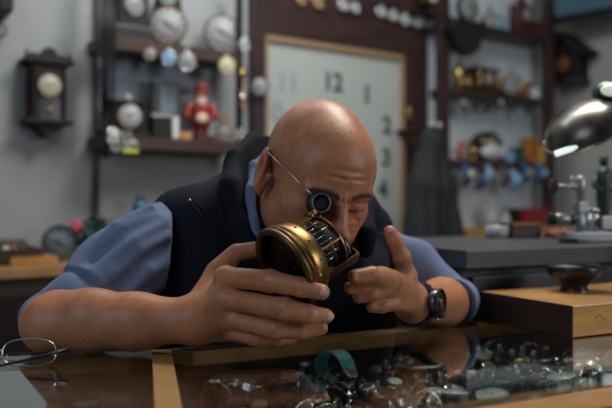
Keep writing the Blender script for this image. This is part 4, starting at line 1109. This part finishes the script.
# ---- coat on its hook
hk = thing('coat_hook', 'coat hook with two white knobs above the dark coat', 'coat hook', on_wall(427, 129, .22), RZ)
MB().box((0,.012,0), (.10,.018,.03), .004).obj('plate', M_dark, hk); MB().box((0,.115,0), (.03,.20,.02), .003).obj('arm', M_dark, hk)
for s in (-1,1): 
    MB().tube([(s*.022,.01,0),(s*.022,-.035,-.008),(s*.022,-.05,.008)], .005, 10).obj('peg', M_steeld, hk); MB().ell((s*.022,-.053,.014), (.011,.011,.011)).obj('knob', M_white, hk)
CO = .26; ct0 = on_wall(430,128,CO); b = wall_scale(430,CO)[1]
def cl(dx, py, dy=0.0): v = on_wall(430,py,CO); return v + WU*(dx*b/1.0) - WN*dy
coat = u(d_cone(cl(2,134), cl(-8,185), .030,.060), d_cone(cl(2,134), cl(14,185), .030,.062), d_cone(cl(-8,185), cl(-14,330), .060,.085), d_cone(cl(16,185), cl(38,330), .062,.085),
         d_cone(cl(-4,160,.03), cl(-20,250,.02), .04,.045), d_cone(cl(12,150,.02), cl(36,245,.02), .035,.050), d_ell(cl(2,142), (.05,.04,.05)), k=.03)
def folds(f):
    px_, py_ = f32(WU.x), f32(WU.y)
    def g(X, Y, Z):
        s = (X-f32(ct0.x))*px_+(Y-f32(ct0.y))*py_; k = np.clip((f32(ct0.z)-Z)*3, 0, 1)
        return f(X, Y, Z)+f32(.009)*k*np.sin(s*f32(95)+np.sin(Z*f32(7))*f32(1.3))+f32(.004)*k*np.sin(s*f32(190)+Z*f32(12))
    return g
lo = [min(cl(-40,130)[i], cl(56,340)[i])-.14 for i in range(3)]; hi = [max(cl(-40,130)[i], cl(56,120)[i])+.14 for i in range(3)]
cv = Vol((lo[0],lo[1],cl(0,330).z), (hi[0],hi[1],cl(0,118).z), .006); cv.add(folds(coat), k=0); a_, q_ = cv.mesh(); del cv
a_ = a_.astype(np.float64)
ch = np_mesh('coat', a_, q_, mat('charcoal_wool', (.016,.0175,.0185), .9, var=.1, scale=90), None, it=2); tag(ch, 'long charcoal coat hanging from the hook right of the big clock', 'coat')

# ---- right cabinet
OC = .15
zS1 = zat(515, 31, OC); zS2 = zat(500, 93, OC); zS3 = zat(500, 161, OC); zS4 = zat(512, 227, OC)
cx0 = (on_wall(441,204,OC)-W0).dot(WU); cx1 = (on_wall(555,204,OC)-W0).dot(WU)
cab = thing('display_cabinet', 'tall open dark wood cabinet crowded with antique clocks on the right', 'cabinet', (W0.x, W0.y, 0), RZ)
for x0, dp in ((cx0+.03, .04), (cx1-.03, .04)): MB().box((x0, -OC+dp/2, 1.35), (.06, dp, 2.7), .003).obj('side_post', M_mah, cab)
MB().box(((cx0+cx1)/2, -.01, 1.6), (cx1-cx0-.02, .012, 2.2)).obj('back_panel', mat('pale_back2', (.62,.66,.68), .8), cab)
for z in (zS1, zS2, zS3): MB().box(((cx0+cx1)/2, -OC/2, z-.018), (cx1-cx0-.12, OC-.01, .036), .003).obj('shelf_board', M_mah if z != zS3 else M_dark2, cab)
MB().box(((cx0+cx1)/2+.03, -OC/2-.03, zS4-.02), (cx1-cx0-.16, OC+.05, .040), .003).obj('shelf_board', M_tan, cab, 'orange-tan shelf board')
MB().box(((cx0+cx1)/2, -OC/2, .47), (cx1-cx0-.1, OC-.01, .90), .003).obj('lower_cupboard', M_dark2, cab)
# on the top board
b = wall_scale(470,.15)[1]; a = wall_scale(470,.15)[0]
t = thing('ornate_clock', 'white-dialled clock with a black carved scroll bracket on the cabinet post', 'clock', on_wall(467,8,.19), RZ)
dial_parts(t, 13*b, (0,0,0), rim=M_steeld, face=M_dialw, deep=.03)
MB().prism([(-16*a,-12*b),(16*a,-12*b),(22*a,-20*b),(14*a,-26*b),(12*a,-38*b),(4*a,-46*b),(-6*a,-42*b),(-12*a,-34*b),(-18*a,-24*b)], -.01, .06).obj('scroll_bracket', M_black, t)
MB().lathe([(0,0),(.01,0),(.016,.012),(.006,.03),(0,.04)], 14, Matrix.Translation((-14*a,-.01,-22*b))).obj('finial', M_black, t)
round_clock(490, .09, zS1, 8, 'small brass carriage clock on the top board of the cabinet', M_brassd, mat('dim_dial', (.35,.33,.28), .4))
t = thing('red_mantel_clock', 'dark red lacquered mantel clock at the right of the top board', 'clock', spt(521, zS1, .09), RZ)
MB().box((0,0,.02), (.16,.09,.04), .005).obj('plinth', M_redd, t); MB().box((0,0,.10), (.11,.075,.13), .02).obj('case', M_redd, t); dial_parts(t, .038, (0,-.040,.105), rim=M_brassd, face=mat('dim_dial', (.35,.33,.28), .4), deep=.010)
MB().lathe([(0,0),(.03,0),(.02,.03),(.006,.05),(0,.06)], 16, Matrix.Translation((0,0,.165))).obj('finial', M_redd, t)
t = MB().box((0,0,.045), (.05,.06,.09), .004).obj('brown_box', M_dark2); t.location = spt(538, zS1+.0005, .09); t.rotation_euler = RZ; tag(t, 'small brown box at the right end of the top board', 'box')
for px, h, lb in ((499,.05,'short grey-blue bottle on the top board beside the brass carriage clock'),(506,.06,'taller grey-blue bottle on the top board')):
    t = thing('bottle', lb, 'bottle', spt(px, zS1, .12), RZ); MB().lathe([(0,0),(.016,0),(.018,.004),(.018,h),(.007,h+.018),(.007,h+.03),(0,h+.03)], 18).obj('bottle_body', mat('dull_blue', (.18,.26,.30), .2), t); MB().cyl((0,0,h+.034), .008, .010, 14).obj('cap', M_steel, t)
# second board: gilt figure clock, mantel clock, round gold clock, wooden clock, white knob
b = wall_scale(462,.2)[1]
t = thing('gilt_figurine', 'gilt seated figurine at the left end of the middle shelf', 'figurine', spt(459, zS2, .09), RZ)
MB().lathe([(0,0),(.05,0),(.052,.012),(.035,.022),(0,.024)], 24).obj('base', M_brassd, t)
MB().lathe([(0,.02),(.030,.022),(.036,.045),(.024,.075),(.030,.095),(.014,.112),(0,.115)], 22).obj('torso', M_gold, t)
MB().ell((0,-.004,.130), (.015,.016,.019), 18, 12).obj('head', M_gold, t)
for s in (-1,1): MB().tube([(s*.026,0,.098),(s*.046,-.012,.075),(s*.030,-.035,.062)], [.010,.009,.007], 10).obj('arm', M_gold, t)
for s in (-1,1): MB().tube([(s*.014,-.01,.035),(s*.024,-.045,.040),(s*.022,-.05,.012)], [.014,.011,.008], 10).obj('leg', M_gold, t)
t = thing('mantel_clock', 'squat brass and walnut mantel clock in the middle of the second shelf', 'clock', spt(482, zS2, .08), RZ)
MB().box((0,0,.015), (.19,.10,.03), .004).obj('plinth', M_brassd, t); MB().box((0,0,.07), (.16,.085,.085), .012).obj('case', M_dark2, t)
MB().box((0,0,.118), (.18,.095,.012), .004).obj('top_moulding', M_brassd, t); dial_parts(t, .034, (0,-.046,.07), rim=M_gold, face=mat('dim_dial', (.35,.33,.28), .4), deep=.010)
for s in (-1,1): MB().lathe([(.006,.03),(.009,.04),(.006,.07),(.009,.10),(.006,.11)], 14, Matrix.Translation((s*.066,-.046,0))).obj('column', M_gold, t)
round_clock(511, .10, zS2, 11, 'round gilt clock with a bright white dial on the middle shelf', M_gold, M_dialw)
t = thing('mantel_clock', 'amber wooden tambour clock right of the bright white dial', 'clock', spt(526, zS2, .06), RZ)
MB().prism([(-.075,0),(.075,0),(.07,.03),(.045,.075),(.0,.095),(-.045,.075),(-.07,.03)], -.03, .03).obj('case', mat('amber_wood', (.30,.12,.03), .35, coat=.3), t); dial_parts(t, .022, (.0,-.033,.048), rim=M_brassd, face=M_ivory, deep=.008)
t = MB().lathe([(0,0),(.022,0),(.026,.012),(.020,.040),(.010,.048),(.014,.056),(0,.064)], 20).obj('white_jar', M_white); t.location = spt(535, zS2, .11); t.rotation_euler = RZ; tag(t, 'small white lidded jar at the right end of the middle shelf', 'jar')
# dark strap bundles hung under the second board
for i, px in enumerate((463,474,486,500,513,527)):
    t = thing('hanging_watch', 'black strap wristwatch hanging below the middle shelf', 'watch', on_wall(px, 103+(i%3)*2, .165), RZ, 'black watches hung under the middle shelf')
    b = wall_scale(px,.27)[1]; MB().box((0,0,.002), (6*b,.006,(14+3*(i%2))*b), .002).obj('strap', M_black, t); MB().cyl((0,-.005,0), 4.2*b, .010, 20, axis='y').obj('case', M_steeld, t); MB().cyl((0,-.0105,0), 3.4*b, .001, 20, axis='y').obj('dial', M_black if i % 3 else mat('dim_dial', (.35,.33,.28), .4), t)
# third board
t = thing('arched_clock', 'black arched clock case with white porcelain swan in front on the third shelf', 'clock', spt(486, zS3, .042), RZ)
MB().prism([(-.10,0),(.10,0),(.10,.06),(.085,.11),(.05,.145),(0,.158),(-.05,.145),(-.085,.11),(-.10,.06)], -.03, .03).obj('case', M_black, t); dial_parts(t, .045, (0,-.034,.085), rim=M_brassd, face=mat('dim_dial', (.35,.33,.28), .4), deep=.010)
t = thing('porcelain_swan', 'white and gold porcelain swan in front of the black arched clock', 'ornament', spt(492, zS3, .118), RZ)
MB().ell((0,0,.045), (.075,.035,.042), 26, 16).obj('body', M_white, t); MB().tube([(-.05,0,.06),(-.066,0,.10),(-.050,0,.125),(-.066,0,.122)], [.016,.010,.010,.006], 12).obj('neck', M_gold, t); MB().tube([(.05,0,.05),(.09,0,.028),(.105,0,.03)], [.03,.016,.008], 12).obj('tail', M_white, t)
t = thing('red_clock', 'small orange-red alarm clock at the left end of the third shelf', 'clock', spt(463, zS3, .10), RZ)
dial_parts(t, .034, (0,0,.04), rim=mat('orange_red', (.50,.07,.02), .4), face=M_dialw, deep=.03)
for s in (-1,1): MB().ell((s*.02,0,.082), (.013,.013,.010), 16, 10).obj('bell', MATS['orange_red'], t); MB().tube([(s*.02,0,.012),(s*.03,0,0)], .004, 8).obj('foot', M_steeld, t)
t = thing('gold_cup', 'small gilt cup beside the red alarm clock on the third shelf', 'cup', spt(474, zS3, .12), RZ)
MB().lathe([(0,0),(.016,0),(.005,.008),(.005,.022),(.020,.034),(.024,.06),(.021,.06),(.017,.036),(0,.03)], 20).obj('bowl', M_gold, t)
for s in (-1,1): MB().tube([(s*.022,0,.055),(s*.034,0,.048),(s*.020,0,.036)], .002, 6).obj('handle', M_gold, t)
for i, (px, w, h, mm, lb) in enumerate(((517,.055,.075,M_green,'dark green box on the third shelf right of the swan'),(530,.075,.13,mat('amber_box', (.36,.13,.02), .4, var=.3, scale=20),'tall amber wooden box on the third shelf'),(541,.035,.09,mat('ochre', (.45,.27,.05), .4),'narrow ochre box at the right end of the third shelf'),(510,.03,.055,M_lblue,'pale blue little box beside the dark green one'))):
    t = thing('trinket_box', lb, 'box', spt(px, zS3, .10-.03*(i%2)), RZ); MB().box((0,0,h/2), (w,.06,h), .004).obj('box_body', mm, t); MB().box((0,0,h), (w*1.05,.064,.010), .002).obj('box_lid', mm, t); MB().cyl((0,-.033,h*.75), .005, .006, 12, axis='y').obj('clasp', M_brass, t)
# blue watches hung under the third board
for i, (px, py, mm, tl_) in enumerate(((468,174,M_blue,'dark blue watch with cream dial hanging at the left below the third shelf'),(479,180,mat('slate', (.06,.08,.13), .5),'slate grey watch hanging second from the left below the third shelf'),
        (489,175,M_lblue,'pale blue slanting watch hanging below the porcelain swan'),(505,176,mat('plum', (.10,.05,.09), .5),'plum coloured watch hanging between two pale blue ones'),(515,180,M_lblue,'pale blue watch hanging below the dark green box'),(527,173,M_blue,'dark blue round watch with white dial hanging below the amber box'),(541,173,mat('mid_blue', (.03,.12,.25), .4),'mid blue watch hanging at the right end below the third shelf'))):
    b = wall_scale(px,.27)[1]; t = thing('hanging_watch', tl_, 'watch', on_wall(px, py, .18), (0, .5 if i == 2 else 0, WA))
    MB().tube([(-.0,.02,10*b),(0,.0,4*b),(0,-.01,-4*b),(0,.02,-10*b)], [5*b,5.6*b,5.6*b,4*b], 14, flat=.35).obj('strap', mm, t)
    MB().cyl((0,-.020,0), 5.2*b, .014, 24, axis='y').obj('case', M_steel if i in (0,2,5) else mm, t); MB().cyl((0,-.028,0), 4.2*b, .002, 24, axis='y').obj('dial', (mat('cream_dial', (.55,.50,.34), .4), mm, M_dialw, mm, M_lblue, M_dialw, M_lblue)[i], t)
# orange shelf at the bottom: vases, red box
t = thing('red_box', 'dark red rectangular box on the orange shelf behind the lathe', 'box', spt(533, zS4, .10), RZ)
MB().box((0,0,.045), (.21,.10,.09), .004).obj('box_body', mat('crimson', (.24,.014,.025), .5), t); MB().box((0,0,.088), (.216,.105,.012), .003).obj('box_lid', MATS['crimson'], t)
for px, h, r, m_, lb in ((490,.13,.036,mat('bluish_china', (.42,.45,.47), .25),'tall grey-white vase on the orange shelf'),(506,.08,.020,M_white,'small white vase beside the tall vase on the orange shelf')):
    t = thing('vase', lb, 'vase', spt(px, zS4, .10), RZ); MB().lathe([(0,0),(r*.7,0),(r,h*.3),(r*.95,h*.55),(r*.45,h*.82),(r*.6,h),(r*.5,h),(r*.35,h*.82),(0,h*.6)], 26).obj('vase_body', m_, t); MB().lathe([(r*.6,h*.99),(r*.66,h*1.01),(r*.5,h*1.01)], 26).obj('lip', M_white, t)
t = thing('dark_box', 'dark brown box between small vase and red box', 'box', spt(515, zS4, .06), RZ); MB().box((0,0,.045), (.09,.08,.09), .004).obj('box_body', M_dark, t); MB().box((0,0,.09), (.094,.084,.008), .002).obj('box_lid', M_dark2, t)
strip(474, 486, zS4-.12, zS4-.045, .02, .15, M_dark2, 'wooden_crate'); tag(bpy.data.objects['wooden_crate'], 'brown wooden crate left of the orange shelf beside the coat', 'crate')
# odds and ends on the far side of the bench
for i, (px, y, w, h, mm, nm, lb) in enumerate(((560,1.92,.075,.040,mat('orange_cloth', (.22,.05,.025), .7),'duster','crumpled orange duster on the bench behind the lathe'),(497,1.93,.05,.045,mat('dull_china', (.20,.22,.235), .4),'mug','pale china mug at the far left of the grey bench'),(520,1.95,.09,.035,M_dark2,'tool_tin','low brown tin on the bench left of the orange duster'))):
    p = P(px, 204, y); p.z = BZ+.0005; h = h*.5 if nm != 'tool_tin' else h; t = thing(nm, lb, nm.replace('_',' '), p, (0,0,R(20)))
    if nm == 'mug':
        MB().lathe([(0,0),(.028,0),(.030,.004),(.030,h+.01),(.027,h+.01),(.026,.006),(0,.005)], 28).obj('cup', mm, t); MB().tube([(.029,0,h*.9),(.046,0,h*.8),(.046,0,h*.4),(.029,0,h*.25)], .004, 10).obj('handle', mm, t)
    elif nm == 'duster':
        m = MB()
        for k in range(5): m.tube([(-.03+.013*k,-.02,.007),(-.027+.013*k,0,.014+.004*(k%2)),(-.03+.013*k,.02,.007)], [.006,.009,.006], 12)
        m.obj('cloth_fold', mm, t)
    else:
        MB().box((0,0,h/2), (w,.06,h), .004).obj('tin_body', mm, t); MB().box((0,0,h), (w*1.04,.064,.008), .003).obj('tin_lid', M_brassd, t)
# dark figurine standing on the bench at the right
p = P(604, 204, 1.93); p.z = BZ
t = thing('bronze_figurine', 'dark green bronze figurine standing at the right edge behind the lathe', 'figurine', p); t.scale = (.82,.82,.9)
MB().lathe([(0,0),(.035,0),(.036,.02),(.022,.03),(0,.03)], 24).obj('base', M_black, t)
M_brz = mat('green_bronze', (.035,.05,.04), .4, .5)
MB().lathe([(0,.028),(.022,.03),(.018,.07),(.026,.12),(.019,.155),(.027,.185),(.012,.205),(0,.206)], 22).obj('robe', M_brz, t)
MB().ell((0,0,.222), (.014,.015,.018), 18, 12).obj('head', M_brz, t); 
for s in (-1,1): MB().tube([(s*.024,0,.185),(s*.036,-.01,.150),(s*.018,-.028,.135)], [.009,.008,.006], 10).obj('arm', M_brz, t)

# ---- right wall: dark bird-house clock, black screen in the corner
AR = (math.cos(WA), math.sin(WA)); cor = on_wall(562, 204, 0.0)
def on_right(px, py, off=.0):
    d = Vector(((px-306)/FPX, 1, (204-py)/FPX)); o = Vector((0,0,EYE)); q = cor-WU*off
    s = (q-o).dot(WU)/d.dot(WU); return o+d*s
RR = (0, 0, WA-PI/2)       # local -y looks into the room, x runs towards the viewer
q = on_right(574, 62, .0); bb_ = q.y/FPX
t = thing('cuckoo_clock', 'dark gabled cuckoo clock on the right-hand wall', 'cuckoo clock', q, RR)
MB().box((0,-.055,-.02), (.20,.10,.19), .004).obj('case', M_dark, t)
MB().prism([(-.17,.02),(0,.155),(.17,.02),(.15,-.0),(0,.12),(-.15,-.0)], -.15, -.005).obj('roof', M_blackm, t)
MB().prism([(-.10,.04),(.10,.04),(0,.13)], -.10, -.01).obj('gable', M_dark, t)
dial_parts(t, .048, (0,-.108,-.025), rim=M_brassd, face=mat('amber_wood', (.30,.12,.03), .35), deep=.012)
MB().box((0,-.055,-.125), (.23,.12,.022), .004).obj('base_ledge', M_dark2, t)
MB().box((0,-.108,.055), (.036,.006,.040), .002).obj('bird_door', M_dark2, t)
q = on_right(602, -2, .20)
t = thing('television', 'black television mounted high in the right corner with a pale blue screen', 'television', q, (R(12),0,WA-PI/2+.15))
MB().box((0,.0,.08), (.55,.05,.34), .008).obj('housing', M_black, t); MB().box((0,-.027,.085), (.49,.004,.27)).obj('screen', mat('tv_screen', (.02,.05,.07), .1, emit=(.18,.34,.42), estr=.12), t)
MB().box((0,.09,.10), (.06,.16,.06), .004).obj('bracket', M_black, t)

# ---- low sideboard, left
zB = zat(55, 266, .36); A0 = (on_wall(-40,204,.36)-W0).dot(WU); A1 = (on_wall(190,204,.36)-W0).dot(WU)
sb = thing('sideboard', 'low brown sideboard with a tan top along the left wall', 'sideboard', (W0.x, W0.y, 0), RZ)
MB().box(((A0+A1)/2, -.184, zB-.016), (A1-A0, .352, .032), .003).obj('top', mat('tan_top', (.34,.18,.07), .4, var=.25, scale=9, stretch=(1,8,8)), sb)
MB().box(((A0+A1)/2, -.180, (zB-.032)/2), (A1-A0-.03, .33, zB-.032), .003).obj('carcass', M_dark2, sb)
n_ = 3
for i in range(n_):
    w = (A1-A0-.06)/n_; x = A0+.03+w*(i+.5)
    dd = MB().box((x, -.352, zB/2-.02), (w-.012, .016, zB-.12), .003).obj('door', M_dark, sb); MB().cyl((x+w*.38,-.368,zB*.75), .010, .018, 16, axis='y').obj('knob', M_brassd, dd)
b = wall_scale(60,.2)[1]
t = round_clock(60, .2, zB, 17.5, 'round black-rimmed gauge clock standing on the left sideboard', M_black, mat('gauge_face', (.16,.20,.22), .3), ring=False)
t = thing('toy_flower', 'pink rose on a short stem between gauge clock and green plant', 'flower', spt(76, zB, .22), RZ)
MB().tube([(0,0,0),(0,0,.085)], .003, 8).obj('stem', M_green, t)
m = MB()
for k in range(9): m.ell((.012*math.cos(k*2.4)*(k/9+.3), .012*math.sin(k*2.4)*(k/9+.3), .100+.003*(9-k)), (.013,.013,.012), 14, 8)
m.obj('bloom', mat('rose_pink', (.42,.06,.10), .6), t)
pl = thing('potted_plant', 'bushy dark green plant at the right of the gauge clock', 'plant', spt(98, zB, .20), RZ)
MB().lathe([(0,0),(.045,0),(.055,.05),(.050,.05),(.042,.01),(0,.01)], 28).obj('pot', M_dark2, pl)
m = MB()
for k in range(150):
    th = rnd.uniform(0,2*PI); el = rnd.uniform(-.2,1.5); rr = rnd.uniform(.03,.085)
    c_ = Vector((rr*math.cos(th)*math.cos(el)*1.2, rr*math.sin(th)*math.cos(el), .065+rr*math.sin(el)*.95))
    m.ell((0,0,0), (.016,.009,.003), 8, 5, M=Matrix.Translation(c_) @ Euler((rnd.uniform(-1,1),rnd.uniform(-1,1),rnd.uniform(0,6))).to_matrix().to_4x4())
m.obj('foliage', M_green, pl)
# open box with trinkets at the left end
b = wall_scale(14,.2)[1]; a = wall_scale(14,.2)[0]
t = thing('open_box', 'open brown wooden box of trinkets at the left end of the sideboard', 'box', spt(14, zB, .2), RZ)
MB().box((0,0,.012), (44*a,.16,.02), .003).obj('bottom', M_dark2, t)
for s in (-1,1): MB().box((0,s*.078,.030), (44*a,.006,.045), .002).obj('side', M_dark2, t); MB().box((s*22*a,0,.030), (.006,.16,.045), .002).obj('side', M_dark2, t)
MB().prism([(-20*a,.05),(22*a,.05),(17*a,23*b),(-17*a,24*b)], .07, .08).obj('lid', mat('worn_lid', (.10,.085,.05), .5, var=.4, scale=30), t)
for i, (dx, mm, lb) in enumerate(((-8,M_ivory,'cream ball in the open box on the sideboard'),(0,mat('rose_pink', (.42,.06,.10), .6),'pink ball in the open box on the sideboard'),(9,M_brassd,'brass ball in the open box on the sideboard'))):
    o = MB().ell((0,0,0), (5*b,5*b,5*b), 20, 12).obj('trinket', mm); o.location = spt(14+dx, zB+.023+5*b, .2); tag(o, lb, 'trinket')
o = thing('tan_block', 'low tan wooden tray in front of the gauge clock', 'tray', spt(32, zB, .28), RZ)
MB().box((0,0,.008), (.14,.07,.014), .002).obj('base', M_tan, o); 
for s in (-1,1): MB().box((0,s*.033,.018), (.14,.005,.020), .001).obj('side', M_tan, o)
# small jar and box on the sideboard behind the sleeve
t = thing('blue_jar', 'blue lidded jar half hidden behind the shoulder', 'jar', spt(140, zB, .1), RZ)
hb = zat(140,197,.1)-zB
st_ = MB().box((0,0,(hb-.09)/2), (.09,.09,hb-.09), .004).obj('riser', M_dark2, t); MB().lathe([(0,hb-.09),(.026,hb-.09),(.028,hb-.03),(.018,hb-.012),(0,hb-.012)], 24).obj('jar_body', mat('teal_glaze', (.04,.12,.16), .3), t); MB().cyl((0,0,hb-.006), .016, .014, 18).obj('lid', M_steeld, t)
